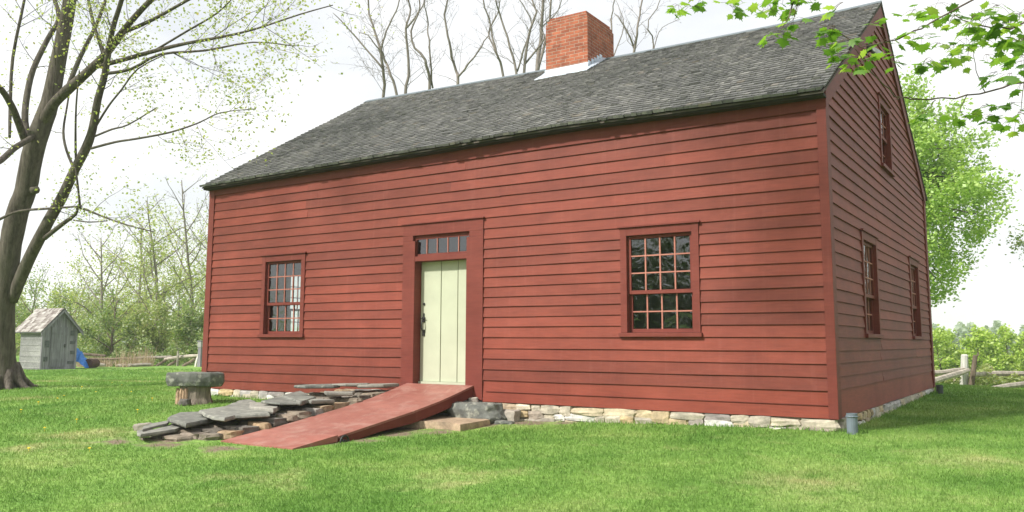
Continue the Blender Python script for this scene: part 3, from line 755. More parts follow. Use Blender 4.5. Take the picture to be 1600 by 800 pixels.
for ox, oy, sc, z, P, th in caps:
    poly = []
    for a, b in P:
        if ox is None: poly.append((a, b)); continue
        q = onz(ox+a/sc, oy+b/sc, z); poly.append((min(q.x, 5.06), min(q.y, -.06)))
    area = sum(poly[k][0]*poly[(k+1)%len(poly)][1]-poly[(k+1)%len(poly)][0]*poly[k][1] for k in range(len(poly)))
    if area < 0: poly = poly[::-1]
    # roughen the outline
    pl = []
    for k in range(len(poly)):
        a_, b_2 = Vector(poly[k]), Vector(poly[(k+1) % len(poly)]); pl.append(tuple(a_))
        nseg = max(1, int((b_2-a_).length/.14))
        for m_i in range(1, nseg):
            pl.append(tuple(a_.lerp(b_2, m_i/nseg)+Vector((random.uniform(-.018,.018), random.uniform(-.018,.018)))))
    mb = MB(); mb.prism(pl, z-th, z, None, 0, .035, (random.uniform(-.02,.02), random.uniform(-.02,.02))); mb.build('capstone', SLATE, wall)
random.seed(21)
def capz(y): return float(np.interp(y, [-4.25,-3.6,-2.9,-2.3,-1.6,-.9,-.2], [-.27,-.2,-.115,-.02,.05,.17,.2]))
for yy in np.arange(-4.2, -.1, .235):
    for xi, xo in enumerate((4.93, 4.66, 4.38, 4.12)):
        if yy < -3.6 and xi == 3: continue
        if yy < -3.7 and xi == 0 or yy < -3.9 and xi == 1: continue
        x0 = xo - (.12 if yy < -3.3 else 0); top = capz(yy)-.075; bot = G(x0, yy)-.04; z = bot; nlay = max(1, round((top-bot)/.14))
        if xi in (1, 2) and nlay > 1: lays = [nlay-1]
        else: lays = range(nlay)
        hh = (top-bot)/nlay
        for l in lays:
            mb = MB(); mb.stone((x0+random.uniform(-.03,.03), yy+random.uniform(-.04,.04), bot+hh*(l+.5)), (random.uniform(.20,.32), random.uniform(.17,.30), hh*random.uniform(.80,1.0)), random.uniform(-.25,.25), None, .13)
            mb.build('stone', FIELD, wall)

def rock(name, c, size, rot, m, label, cat='rock', jit=.13, grp=None, rnd=None):
    t = MB(); t.stone(c, size, rot, rnd, jit); o = t.build(name, m)
    # origin at base
    return tag(o, label, cat, grp)
# boulder and step stone right of the ramp
def rough(o, strength=.02, size=.12, levels=2):
    r_ = o.modifiers.new('rm', 'REMESH'); r_.mode = 'VOXEL'; r_.voxel_size = .014 if strength < .02 else .018; levels = 0
    tx = bpy.data.textures.new('lumps', 'VORONOI'); tx.noise_scale = size
    d_ = o.modifiers.new('disp', 'DISPLACE'); d_.texture = tx; d_.strength = strength; d_.texture_coords = 'LOCAL'; return o
rough(rock('boulder', (6.66,-.36,-.135), (.84,.44,.30), .03, SLATE, 'grey craggy boulder against the house just right of the ramp top'), .035, .15, 3)
mb = MB(); mb.prism([(6.05,-1.35),(6.85,-1.22),(7.16,-1.38),(7.12,-.62),(6.6,-.35),(5.95,-.45)], -.36, -.195, .4, 0, .03, (.0,.01))
tag(mb.build('step_stone', BROWNST), 'flat brown step stone under the right edge of the ramp', 'step stone')
rough(rock('rubble_stone', (7.13,-.17,-.175), (.28,.2,.17), .1, FOUND, 'rounded tan stone between the boulder and the foundation'), .015)
rough(rock('rubble_stone', (7.22,-.42,-.245), (.26,.16,.06), .2, SLATE, 'thin dark flat stone on the bare earth right of the boulder'), .01)
rough(rock('rubble_stone', (6.02,-.75,-.20), (.18,.18,.14), .5, SLATE, 'small grey stone in the shadow beneath the ramp'), .01)
rough(rock('rubble_stone', (6.45,-.10,.02), (.14,.10,.09), .5, FOUND, 'little pale stone wedged under the ramp top at the wall'), .01)
q = onz(290, 691, -.40); rough(rock('flat_stone', (q.x, q.y, G(q.x, q.y)+.0), (.55,.34,.06), .6, SLATE, 'flat grey stone sunk in the lawn at the foot of the wall'), .008)
q = onz(222, 685, -.40); rough(rock('end_stone', (q.x, q.y, G(q.x, q.y)+.03), (.20,.15,.12), .6, FOUND, 'pale stone at the low far-left end of the stone wall'), .01)

# ------------------------------------------------------------ stone bench: slab on stump
BX, BY = 1.28, -1.12; bz = G(BX, BY)
mb = MB(); pts = []; rads = []
n = 20; rr = [1+.07*math.sin(3*k*6.28/n+1)+.05*math.sin(7*k*6.28/n) for k in range(n)]
for lv, (z, r) in enumerate(((-.05,.31),(.02,.295),(.09,.265),(.2,.25),(.30,.255))):
    for k in range(n):
        t = 2*math.pi*k/n; pts.append((BX+math.cos(t)*r*rr[k], BY+math.sin(t)*r*rr[k], bz+z))
fs = [tuple((4*n)+k for k in range(n))]
for lv in range(4):
    for k in range(n): fs.append((lv*n+k, lv*n+(k+1)%n, (lv+1)*n+(k+1)%n, (lv+1)*n+k))
mb.add(pts, fs, .5)
o = mb.build('tree_stump', STUMPB); tag(o, 'short weathered tree stump standing under the grey stone slab', 'stump')
mb = MB(); base = Vector((BX, BY)); pl = []
for (a, b) in ((-.50,-.10),(-.42,-.27),(-.15,-.32),(.12,-.33),(.34,-.25),(.50,-.08),(.46,.12),(.30,.26),(0,.30),(-.3,.28),(-.47,.10)):
    p = base + Vector((RT.x, RT.y))*a + Vector((-RT.y, RT.x))*b; pl.append(tuple(p))
mb.prism(pl, bz+.295, bz+.52, .7, 0, .06, (.0,-.015))
o = mb.build('bench_slab', SLATE); tag(o, 'thick grey stone slab seat resting on the tree stump', 'bench'); 
rough(o, .035, .2, 3)
rough(rock('rubble_stone', (BX+.22, BY-.36, bz+.04), (.16,.13,.12), .4, FIELD, 'small brown stone at the foot of the stump'), .01)
mb = MB(); c0 = base - Vector((RT.x, RT.y))*.20 - Vector((-RT.y, RT.x))*.155
for k in range(7):
    p = base + Vector((RT.x,RT.y))*(-.25+.03*k) + Vector((-RT.y, RT.x))*(-.16-.014*k - .02*(k%2))
    mb.tube([(p.x, p.y, bz-.02), (p.x, p.y, bz+.26-.02*(k%3))], [.034,.026], 6)
mb.build('split_bark', RED_END, bpy.data.objects['tree_stump'])

# ------------------------------------------------------------ drain pipes
for (px, py, hgt, dpt, m_, lb) in ((11.80,-.10,.235,.06, PIPEM, 'short grey upright drain pipe at the front right corner of the house'), (11.80,8.1,.17,.06, PIPED, 'short dark drain pipe at the far rear corner of the house')):
    zz = G(px, py); mb = MB(); r = .062; n = 16; vs = []
    for (rad, z) in ((r,-.1),(r,hgt),(r-.008,hgt),(r-.008,hgt-.1)):
        for k in range(n): vs.append((px+math.cos(k*6.2832/n)*rad, py+math.sin(k*6.2832/n)*rad, zz+z))
    fs = [(l*n+k, l*n+(k+1)%n, (l+1)*n+(k+1)%n, (l+1)*n+k) for l in range(3) for k in range(n)]; fs.append(tuple(3*n+k for k in range(n)))
    mb.add(vs, fs, .5)
    for k in range(n): 
        pass
    o = tag(mb.build('drain_pipe', m_, smooth=False), lb, 'pipe', 'drain pipes at the right-hand wall')
    mb = MB(); mb.tube([(px+math.cos(k*6.2832/n)*(r+.001), py+math.sin(k*6.2832/n)*(r+.001), zz+hgt-.035) for k in range(n+1)], .009, 6); mb.build('rim', m_, o)

# ------------------------------------------------------------ shed
SD = 36
A = at(63, 577, SD); A.z = -.30
shed = thing('outhouse', A, 'small weathered grey wooden outhouse with gabled shingle roof behind the left tree', 'shed')
f2v = Vector((FW.x, FW.y, 0)).normalized(); r2v = Vector((RT.x, RT.y, 0)).normalized()
fS = Vector((A.x-CAM.x, A.y-CAM.y, 0)).normalized(); rS = Vector((fS.y, -fS.x, 0))
ang = R(32); U = (rS*math.cos(ang)+fS*math.sin(ang)); Vv = (-rS*math.sin(ang)+fS*math.cos(ang)); SW = 1.58; EH = 1.72; RH = 2.56
def S(u, v, z): return A + U*u + Vv*v + Vector((0,0,z))
mb = MB()
PATCHM = flat('dark_weathered_patch', (.10,.105,.115), .9, .1, 0, .4, 10)
def sbox(mb, u0, u1, v0, v1, z0, z1, rnd=None):
    mb.hexa([S(u0,v0,z0),S(u1,v0,z0),S(u1,v1,z0),S(u0,v1,z0),S(u0,v0,z1),S(u1,v0,z1),S(u1,v1,z1),S(u0,v1,z1)], rnd)
mbA, mbB = MB(), MB(); nb = 9   # vertical boards of the gabled front
for k in range(nb):
    u0, u1 = SW*k/nb+.004, SW*(k+1)/nb-.004; zt0 = EH+(RH-EH)*(1-abs(u0-SW/2)/(SW/2))-.02; zt1 = EH+(RH-EH)*(1-abs(u1-SW/2)/(SW/2))-.02
    if u0 < SW/2 < u1: zt0 = zt1 = min(zt0, zt1)
    for (va, vb, mb) in ((0, .03, mbA), (SW-.03, SW, mbB)):
        mb.hexa([S(u0,va,-.1),S(u1,va,-.1),S(u1,vb,-.1),S(u0,vb,-.1),S(u0,va,zt0),S(u1,va,zt1),S(u1,vb,zt1),S(u0,vb,zt0)])
mbA.build('front_wall', GREYW, shed); mbB.build('rear_wall', GREYW, shed)
mb = MB(); mb2 = MB()
for k in range(7):
    z0, z1 = EH*k/7+.004, EH*(k+1)/7-.003
    sbox(mb, .0, .03, .035, SW-.035, z0+(-.05 if k == 0 else 0), z1); sbox(mb2, SW-.03, SW, .035, SW-.035, z0, z1)
    sbox(mb, -.012, -.002, .04, SW-.04, z0, z0+.05)
mb.build('side_wall', GREYH, shed); mb2.build('side_wall', GREYH, shed)
mb = MB(); sbox(mb, .38, 1.12, -.03, -.004, .06, 1.78, .2); sbox(mb, .40, 1.10, -.045, -.031, .3, .40, .1); sbox(mb, .40, 1.10, -.045, -.031, 1.45, 1.55, .1)
dd = mb.build('door', GREYW, shed); mb = MB(); sbox(mb, .98, 1.04, -.07, -.046, .9, 1.05, .1); mb.build('handle', IRON, dd)
mb = MB()
for (u, z, w_, h_) in ((1.27,1.42,.18,.22),(1.28,1.05,.22,.13),(1.3,.6,.2,.15),(1.2,.18,.3,.12),(.12,.9,.2,.3),(.1,.3,.18,.2)): mb = MB(); sbox(mb, u, u+w_, -.012, -.003, z, z+h_, .05); mb.build('patch_board', PATCHM, shed)
for (u, v) in ((-.02,-.02),(SW-.06,-.02)):
    mb = MB(); sbox(mb, u, u+.08, v, v+.06, -.1, EH+.0, .9); mb.build('corner_post', GREYW, shed)
mb = MB(); ov = .16; e_ = .18; sl_ = (RH-EH)/(SW/2)
for sg in (-1, 1):
    def Q(t, v, dz): # t 0 ridge -> 1 eave
        return S(SW/2+sg*t*(SW/2+e_), v, RH - t*(SW/2+e_)*sl_ + dz)
    p = [Q(1,-ov,0),Q(0,-ov,0),Q(0,SW+ov,0),Q(1,SW+ov,0),Q(1,-ov,.05),Q(0,-ov,.05),Q(0,SW+ov,.05),Q(1,SW+ov,.05)]
    if sg > 0: p = [p[1],p[0],p[3],p[2],p[5],p[4],p[7],p[6]]
    mb.hexa(p, .2)
sroof = mb.build('roof', GREYW, shed)
mb = MB()
for sg in (-1, 1):
    for row in range(8):
        v = -ov-.02
        while v < SW+ov:
            wd_ = random.uniform(.09, .2); t1 = 1.02-row/8; t0 = max(t1-.16, .0)
            u_ = lambda t: SW/2+sg*t*(SW/2+e_); zz = lambda t, d: RH - t*(SW/2+e_)*sl_ + d
            l = .075+random.uniform(0,.02)
            p = [S(u_(t1),v,zz(t1,.052)),S(u_(t0),v,zz(t0,.052)),S(u_(t0),v+wd_-.01,zz(t0,.052)),S(u_(t1),v+wd_-.01,zz(t1,.052)),
                 S(u_(t1),v,zz(t1,l)),S(u_(t0),v,zz(t0,.06)),S(u_(t0),v+wd_-.01,zz(t0,.06)),S(u_(t1),v+wd_-.01,zz(t1,l))]
            if sg > 0: p = [p[1],p[0],p[3],p[2],p[5],p[4],p[7],p[6]]
            mb.hexa(p); v += wd_
mb.build('shingles', SHEDSH, sroof)
mb = MB()
for sg in (-1, 1):
    a0, a1 = S(SW/2, -ov-.02, RH-.02), S(SW/2+sg*(SW/2+e_), -ov-.02, RH-(SW/2+e_)*sl_-.02); b0, b1 = a0+Vector((0,0,-.1)), a1+Vector((0,0,-.1)); k_ = Vv*.025
    p = [b0-k_, b1-k_, b1, b0, a0-k_, a1-k_, a1, a0]; mb.hexa(p if sg > 0 else [p[1],p[0],p[3],p[2],p[5],p[4],p[7],p[6]], .6)
mb.build('rake_board', GREYW, sroof)

# tarp and barrel beside the shed
def gp(px, py, D, dz=0):
    p = at(px, py, D); p.z = G(p.x, p.y)+dz; return p
T0 = gp(130, 571, 38)
mb = MB(); nx, ny = 9, 7; vs = []
for i_2 in range(nx):
    for j_2 in range(ny):
        a, b = i_2/(nx-1), j_2/(ny-1)
        h = .85*(1-a)**.8*math.sin(math.pi*(.15+.7*b)) * (1+.12*math.sin(i_2*2.1+j_2)) + .02
        p = T0 + r2v*(-.32+.56*a+.03*math.sin(j_2*3)) + f2v*(-.3+.8*b); vs.append((p.x, p.y, T0.z+h))
mb.add(vs, [(i_2*ny+j_2, (i_2+1)*ny+j_2, (i_2+1)*ny+j_2+1, i_2*ny+j_2+1) for i_2 in range(nx-1) for j_2 in range(ny-1)], .5)
o = tag(mb.build('tarp', TARPB), 'bright blue tarp draped over a low heap beside the outhouse', 'tarp'); so2 = o.modifiers.new('s', 'SOLIDIFY'); so2.thickness = .01
mb = MB(); p = gp(143, 570, 38.4, .2); mb.tube([p-f2v*.35, p-f2v*.3, p+f2v*.4], [.20,.22,.20], 14); 
tag(mb.build('barrel', BARREL), 'dark barrel lying on its side next to the blue tarp', 'barrel')

# ------------------------------------------------------------ tree machinery
def wobble(p0, d, length, steps, curl, up=0.0, grav=0.0):
    pts = [Vector(p0)]; d = Vector(d).normalized()
    for k in range(steps):
        d = (d + Vector((random.gauss(0, curl), random.gauss(0, curl), random.gauss(0, curl)+up-grav))).normalized()
        pts.append(pts[-1]+d*(length/steps))
    return pts
def branch_out(mb, tips, pts, r0, level, maxl, dens, spread, curl, up, lenf, minr=.004, nside=5, start=.25):
    """spawn side branches from a polyline, recursively; tips collects (point, dir) for leaves"""
    tot = sum((pts[k+1]-pts[k]).length for k in range(len(pts)-1))
    n = max(2, int(dens*tot)) if level < maxl else 0
    for _ in range(n):
        t = start+(1-start)*random.random(); k = min(int(t*(len(pts)-1)), len(pts)-2); fr = t*(len(pts)-1)-k
        p = pts[k].lerp(pts[k+1], fr); d = (pts[k+1]-pts[k]).normalized()
        o = d.orthogonal().normalized(); o.rotate(Matrix.Rotation(random.uniform(0, 6.283), 3, d))
        nd = (d*(1-spread)+o*spread).normalized(); nd.z += up; nd.normalize()
        L_ = tot*lenf*random.uniform(.6, 1.3)*(1.15-t*.7); r = max(minr, r0*.55*(1-t*.55))
        q = wobble(p, nd, L_, 4 if level < maxl-1 else 3, curl, up*.25)
        mb.tube(q, [max(minr*.6, r*(1-.75*m/(len(q)-1))) for m in range(len(q))], nside if level == 0 else (4 if level == 1 else 3), cap=False)
        for m in range(1, len(q)): tips.append((q[m], (q[m]-q[m-1]).normalized(), level))
        branch_out(mb, tips, q, r, level+1, maxl, dens*1.25, spread, curl, up, lenf, minr, nside, .15)
def leaves_at(pts, n_per, spread, size, rnd_bias=0.0, flatn=.0):
    """numpy array of leaf quads scattered round points"""
    P = np.asarray([[p.x, p.y, p.z] for p in pts]); 
    if len(P) == 0: P = np.zeros((1,3))
    c = np.repeat(P, n_per, 0) + rng.normal(0, spread, (len(P)*n_per, 3))
    return leafquads(c, size)
def leafquads(c, size):
    n = len(c); sz = size*(.6+.8*rng.random(n))[:, None]
    nrm_ = rng.normal(0, 1, (n, 3)); nrm_[:, 2] = np.abs(nrm_[:, 2])+.4; nrm_ /= np.linalg.norm(nrm_, axis=1)[:, None]
    a = np.cross(nrm_, rng.normal(0, 1, (n, 3))); a /= np.linalg.norm(a, axis=1)[:, None]+1e-9; b = np.cross(nrm_, a)
    V = np.empty((n, 4, 3)); V[:, 0] = c-a*sz*.5; V[:, 1] = c+b*sz*.32; V[:, 2] = c+a*sz*.5; V[:, 3] = c-b*sz*.32
    return V.reshape(-1, 3), np.arange(n*4).reshape(n, 4)
def crown_mesh(name, pts, n_per, spread, size, m, parent):
    V, F = leaves_at(pts, n_per, spread, size); return npmesh(name, V, F, m, parent, rng.random(len(F)))

# ---- big left maple, limbs traced at its own distance
TD = 19.0; tb = at(10, 612, TD)
lt = thing('maple_tree', (TREEP.x, TREEP.y, G(TREEP.x, TREEP.y)), 'large forked maple with thin new leaves standing at the left edge of the lawn', 'tree')
random.seed(11)
limbs = [ # (px, py, depth offset, radius px)
 [(9,625,0,32),(8,600,0,22),(5,560,0,18),(4,500,0,17),(9,440,0,16.5),(17,380,0,16),(28,330,0,15.5),(40,298,0,16),(50,245,0,16),(62,205,.0,15),(78,160,.1,13),(90,100,.2,11.5),(100,50,.3,10.5),(109,0,.4,9.5),(116,-60,.6,8),(122,-130,.8,6)],
 [(18,470,0,9),(34,430,-.1,9.3),(50,395,-.2,9),(76,345,-.4,8.6),(96,310,-.5,8),(117,265,-.7,7.3),(135,230,-.8,7),(145,200,-.9,6.3),(153,155,-1,5.6),(164,115,-1.1,5),(175,50,-1.3,4),(190,0,-1.5,3.5),(205,-60,-1.8,2.5)],
 [(64,198,.0,11),(82,165,-.2,10.5),(104,142,-.4,10),(132,117,-.6,9),(165,85,-.8,8),(190,52,-1.0,7),(212,25,-1.2,6),(250,-15,-1.5,5),(300,-70,-1.9,3.5)],
 [(150,104,-.7,5),(190,94,-.9,4.5),(240,80,-1.2,4),(290,68,-1.5,3.3),(350,57,-1.8,2.6),(400,45,-2.1,2),(470,22,-2.5,1.4),(520,8,-2.8,1)],
 [(165,115,-1.1,3.5),(205,108,-1.3,3),(250,85,-1.5,2.6),(320,79,-1.8,2.2),(395,66,-2.2,1.5),(460,72,-2.6,1)],
 [(46,225,.1,7),(39,190,.3,6.5),(42,150,.6,6),(52,108,.9,5.5),(75,60,1.2,5),(92,28,1.4,4.4),(82,-10,1.7,3.5)],
 [(42,228,0,7.5),(30,195,-.3,7),(18,165,-.7,6.5),(2,140,-1.1,6),(-22,118,-1.6,5),(-60,90,-2.2,4)],
 [(56,212,-.1,6.5),(38,222,-.5,6),(22,232,-.9,6),(2,250,-1.4,6),(-25,268,-2,5)],
 [(15,215,.3,2.6),(16,170,.6,3.2),(20,90,.9,3),(38,0,1.2,2.6),(44,-50,1.5,2)],
 [(142,232,-.85,2.6),(180,222,-1.1,2.4),(212,217,-1.4,2.2),(265,207,-1.8,1.9),(310,192,-2.2,1.5),(345,176,-2.5,1.1),(400,170,-2.8,.7)],
 [(148,213,-.9,2.2),(175,202,-1.2,1.9),(200,195,-1.4,1.6),(245,168,-1.7,1)],
 [(150,197,-.9,2.4),(170,165,-1.1,2),(190,140,-1.3,1.8),(215,108,-1.5,1.5),(260,84,-1.9,1)],
 [(117,266,-.7,3),(104,235,-.4,2.6),(99,205,-.1,2.3),(105,165,.1,1.8),(112,120,.3,1.4)],
 [(119,262,-.7,2.4),(118,220,-.9,2.2),(119,165,-1.2,1.8),(124,110,-1.5,1.2)],
 [(70,372,-.4,5),(95,352,-.7,4.4),(118,335,-.9,3.2),(125,325,-1,2.4),(165,340,-1.3,1.8),(200,352,-1.6,1.5),(240,362,-1.9,.9)],
 [(115,344,-.9,1.6),(140,347,-1.1,1.4),(168,345,-1.3,1)],
 [(-5,345,-.6,3),(30,330,-.5,2.6),(90,325,-.8,2.2),(128,322,-1.1,1.7)],
 [(125,322,-1,2.3),(121,285,-1.1,2),(118,262,-1.1,1.7)],
 [(165,88,-.8,4),(150,50,-.6,3.4),(140,10,-.3,3),(130,-40,0,2)],
 [(190,52,-1,4),(240,30,-1.4,3.5),(290,2,-1.8,3),(350,-30,-2.2,2)],
 [(104,142,-.4,5),(125,90,-.1,4.4),(150,40,.3,3.6),(165,0,.6,3)],
 [(240,80,-1.2,2.4),(290,50,-1.5,2),(340,20,-1.8,1.6),(370,-10,-2,1)],
]
mb = MB(); tips = []
K = TD/CP['f']
for li, lm in enumerate(limbs):
    pts = [at(a, b, TD+c) for a, b, c, r in lm]; rad = [r*(.78 if li > 1 else 1)*(TD+c)/CP['f'] for a, b, c, r in lm]
    # densify with catmull-rom
    P2, R2 = [], []
    for k in range(len(pts)-1):
        p0, p1, p2, p3 = pts[max(k-1,0)], pts[k], pts[k+1], pts[min(k+2, len(pts)-1)]
        for m_i in range(3):
            t = m_i/3; P2.append(.5*((2*p1)+(p2-p0)*t+(2*p0-5*p1+4*p2-p3)*t*t+(3*p1-p0-3*p2+p3)*t**3)); R2.append((rad[k]*(1-t)+rad[k+1]*t)*random.uniform(.97, 1.03))
    P2.append(pts[-1]); R2.append(rad[-1])
    mb.tube(P2, R2, 14 if li == 0 else (10 if li < 3 else 6))
    n = len(P2)
    if li == 0: sub = P2[int(n*.55):]
    elif li == 1: sub = P2[int(n*.45):]
    else: sub = P2[int(n*.25):]
    branch_out(mb, tips, sub, min(.025, R2[len(R2)//2]*.7), 0, 3, 2.7 if li in (3,4,9,10,11,19,21,16,14,2) else 1.5, .55, .16, .10, .42, .0035)
# root flare
for k in range(9):
    t = k*.7+.3; d_ = Vector((math.cos(t), math.sin(t), 0)); b0 = Vector((tb.x, tb.y, G(tb.x, tb.y)))
    mb.tube([b0+d_*.12+Vector((0,0,.55)), b0+d_*.30+Vector((0,0,.2)), b0+d_*.52+Vector((0,0,.03)), b0+d_*.85+Vector((0,0,-.05))], [.12,.10,.065,.03], 8)
# knot
kn = at(50, 298, TD-.1); mb.tube([kn, kn+RT*.13+Vector((0,0,.02)), kn+RT*.16], [.10,.08,.03], 10)
tk = mb.build('trunk', BARK, lt, smooth=True)
# limbs reaching forward over the lawn, above the picture, whose leaves dapple the front wall
for k in range(26):
    c = Vector((random.uniform(-4.5, 3.6), random.uniform(-7.6, -5.2), random.uniform(7.8, 9.8)))
    if k % 3 == 0: c = Vector((random.uniform(-6, 0), random.uniform(-5, -1), random.uniform(7.5, 11)))
    a = P0L = at(124, -130, TD+.8); q = wobble(a, (c-a)+Vector((0,0,1.2)), (c-a).length*.5, 4, .08); pts = q+[q[-1].lerp(c, .5)+Vector((0,0,.15)), c]
    mb.tube(pts, [.05,.042,.034,.026,.02,.014,.006], 5, cap=False)
    for _ in range(10):
        e = wobble(c.lerp(q[-1], random.random()*.5), (random.gauss(0,1), random.gauss(0,1), random.gauss(0,.3)), random.uniform(.5, 1.1), 3, .15)
        mb.tube(e, [.008,.006,.004,.002], 3, cap=False); tips += [(p_, None, 2) for p_ in e[1:]]*3
tp = [p for p, d_, lv in tips if lv >= 2]
random.shuffle(tp)
crown_mesh('crown', tp[:26000], 4, .22, .062, LEAF_NEW, lt)
print('left maple tips', len(tips), len(tp))

# ---- generic background tree
def leafy_tree(name, px, base_py, D, top_py, halfw_px, label, group, leafm, barkm, trunk_r=.14, leaf_n=12000, leaf_s=.13, low=.25, bare=.0, seed=1, lean=0, clumps=26, zbase=None):
    random.seed(seed); b = at(px, base_py, D); b.z = G(b.x, b.y) if zbase is None else zbase
    t = at(px, top_py, D); H = t.z-b.z; W = halfw_px*D/CP['f']
    root = thing(name, b, label, 'tree' if H > 3 else 'shrub', group)
    mb = MB(); tips = []
    tr = wobble(b-Vector((0,0,.2)), (lean, 0, 1), H*.86, 7, .06, .05)
    mb.tube(tr, [trunk_r*(1-.8*k/7) for k in range(8)], 8)
    nb = 12 if H > 3 else 8
    cents = []
    for k in range(nb):
        f = low+(1-low)*(k+.5)/nb; kk = min(int(f*6.5), 6); p = tr[kk].lerp(tr[min(kk+1,7)], f*6.5-kk if kk < 6 else .5)
        a = k*2.4+random.uniform(-.4,.4); prof_ = math.sin(math.pi*min(1, .18+.82*(f-low)/(1-low)*.93))**.6
        d_ = Vector((math.cos(a), math.sin(a), .55+.5*f)); q = wobble(p, d_, W*prof_*1.02, 5, .13, .04)
        mb.tube(q, [max(.012, trunk_r*.5*(1-.8*m/5)*(1.1-f*.6)) for m in range(6)], 5, cap=False)
        cents += q[2:]
        branch_out(mb, tips, q, trunk_r*.25, 0, 2, 1.6 if H > 5 else 2.4, .5, .15, .1, .4, .008, 4)
    mb.build('trunk', barkm, root, smooth=True)
    if leaf_n:
        tp_ = [x_ for x_, _, lv in tips]
        # clumps round branch ends give an uneven outline with gaps
        random.shuffle(cents); cl = cents[:clumps]+tp_[:max(0, len(tp_)//2)]
        per = max(1, leaf_n//max(1, len(cl))); crown_mesh('crown', cl, per, max(.12, W*.11), leaf_s, leafm, root)
    return root

# right big maple behind the house
random.seed(3); D_ = 31; b = at(1400, 590, D_); b.z = G(b.x, b.y); ctr = at(1392, 305, D_); rx, rz = 152*D_/CP['f'], 180*D_/CP['f']
rt_ = thing('broadleaf_tree', b, 'full bright green tree rising behind the gable end of the house', 'tree')
mb = MB(); tr = [b-Vector((0,0,.2)), b.lerp(ctr, .3)+Vector((.1,0,0)), b.lerp(ctr, .7), ctr, ctr+Vector((0,0,rz*.55)), ctr+Vector((.1,0,rz*.9))]
mb.tube(tr, [.32,.27,.22,.17,.08,.03], 10); cl = []
while len(cl) < 330:
    v = Vector((random.gauss(0,1), random.gauss(0,1), random.gauss(0,1))).normalized(); r_ = random.random()**.42
    p = ctr+Vector((v.x*rx, v.y*rx, v.z*rz))*r_*(1+.10*math.sin(v.x*5+1)*math.sin(v.z*6)+.06*math.sin(v.y*9+v.z*11))
    if p.z < b.z+1.2: continue
    cl.append(p); a = tr[2].lerp(tr[4], min(1, max(0, .5+.5*v.z)))
    if len(cl) % 2: mb.tube([a, a.lerp(p, .5)+Vector((0,0,.25)), p], [.06,.03,.008], 4, cap=False)
mb.build('trunk', BARK, rt_, smooth=True); crown_mesh('crown', cl, 190, .24, .135, LEAF_BRIGHT, rt_)
# thin darker tree at the right edge
leafy_tree('broadleaf_tree', 1690, 600, 27, 120, 105, 'thinly leaved tree with drooping twigs at the right edge of the view', None, LEAF_SHRUB, BARKT, .12, 3500, .11, .12, seed=8)

# ---- bare trees behind the ridge
bare_specs = [
 ([(599,150),(597,94),(588,56),(577,22),(573,-20),(560,-90)], [(600,110),(545,45),(520,20)], 4),
 ([(620,150),(609,112),(599,90),(598,67),(612,30),(624,0),(630,-60)], [(600,80),(580,60),(560,50)], 3.4),
 ([(633,148),(639,109),(635,45),(641,15),(633,-20),(625,-80)], [(636,45),(650,25),(664,0),(675,-40)], 4),
 ([(671,142),(665,94),(648,75),(643,48),(655,10),(650,-50)], [(676,138),(671,75),(669,37),(662,0),(655,-60)], 4),
 ([(716,133),(712,109),(702,67),(695,30),(699,0),(705,-60)], [(716,112),(740,90),(762,56),(775,20)], 4),
 ([(787,120),(775,82),(766,41),(755,0),(745,-60)], [(771,75),(764,52),(778,20),(784,-10)], 3.6),
 ([(807,116),(796,71),(781,22),(774,0),(760,-50)], [(808,112),(822,67),(830,34),(812,0),(800,-30)], 3.6),
 ([(819,115),(826,56),(838,19),(830,-10),(835,-70)], [(820,100),(850,60),(845,45),(870,20),(880,-10)], 4),
 ([(839,114),(846,56),(848,0),(850,-70)], [(836,112),(856,48),(862,0),(870,-50)], 6.5),
 ([(991,82),(996,45),(1003,0),(1008,-60)], [(992,75),(975,40),(960,20)], 4),
 ([(955,40),(955,30),(960,0),(965,-40)], [(968,80),(975,40),(962,0)], 2.6),
 ([(1020,70),(1012,40),(1030,5),(1045,-30)], [(991,78),(1030,50),(1060,30)], 2.2)]
blab = ['leftmost of the bare trees above the ridge, with a long side shoot leaning left', 'thin curved bare tree just right of the leftmost one above the ridge', 'forked bare tree splitting into a Y above the left half of the roof', 'double stemmed bare tree halfway between the roof end and the chimney', 'bare tree with a side branch sweeping up to the right over the ridge', 'slender bare stem leaning left between two forked bare trees',
 'bare sapling with a right fork a little left of the chimney', 'dark crooked bare tree tangled beside the chimney', 'thickest pale bare trunk rising right against the left of the chimney', 'tall bare tree standing alone right of the chimney', 'thin bare stem peeping directly behind the chimney', 'rightmost faint bare sapling beyond the chimney']
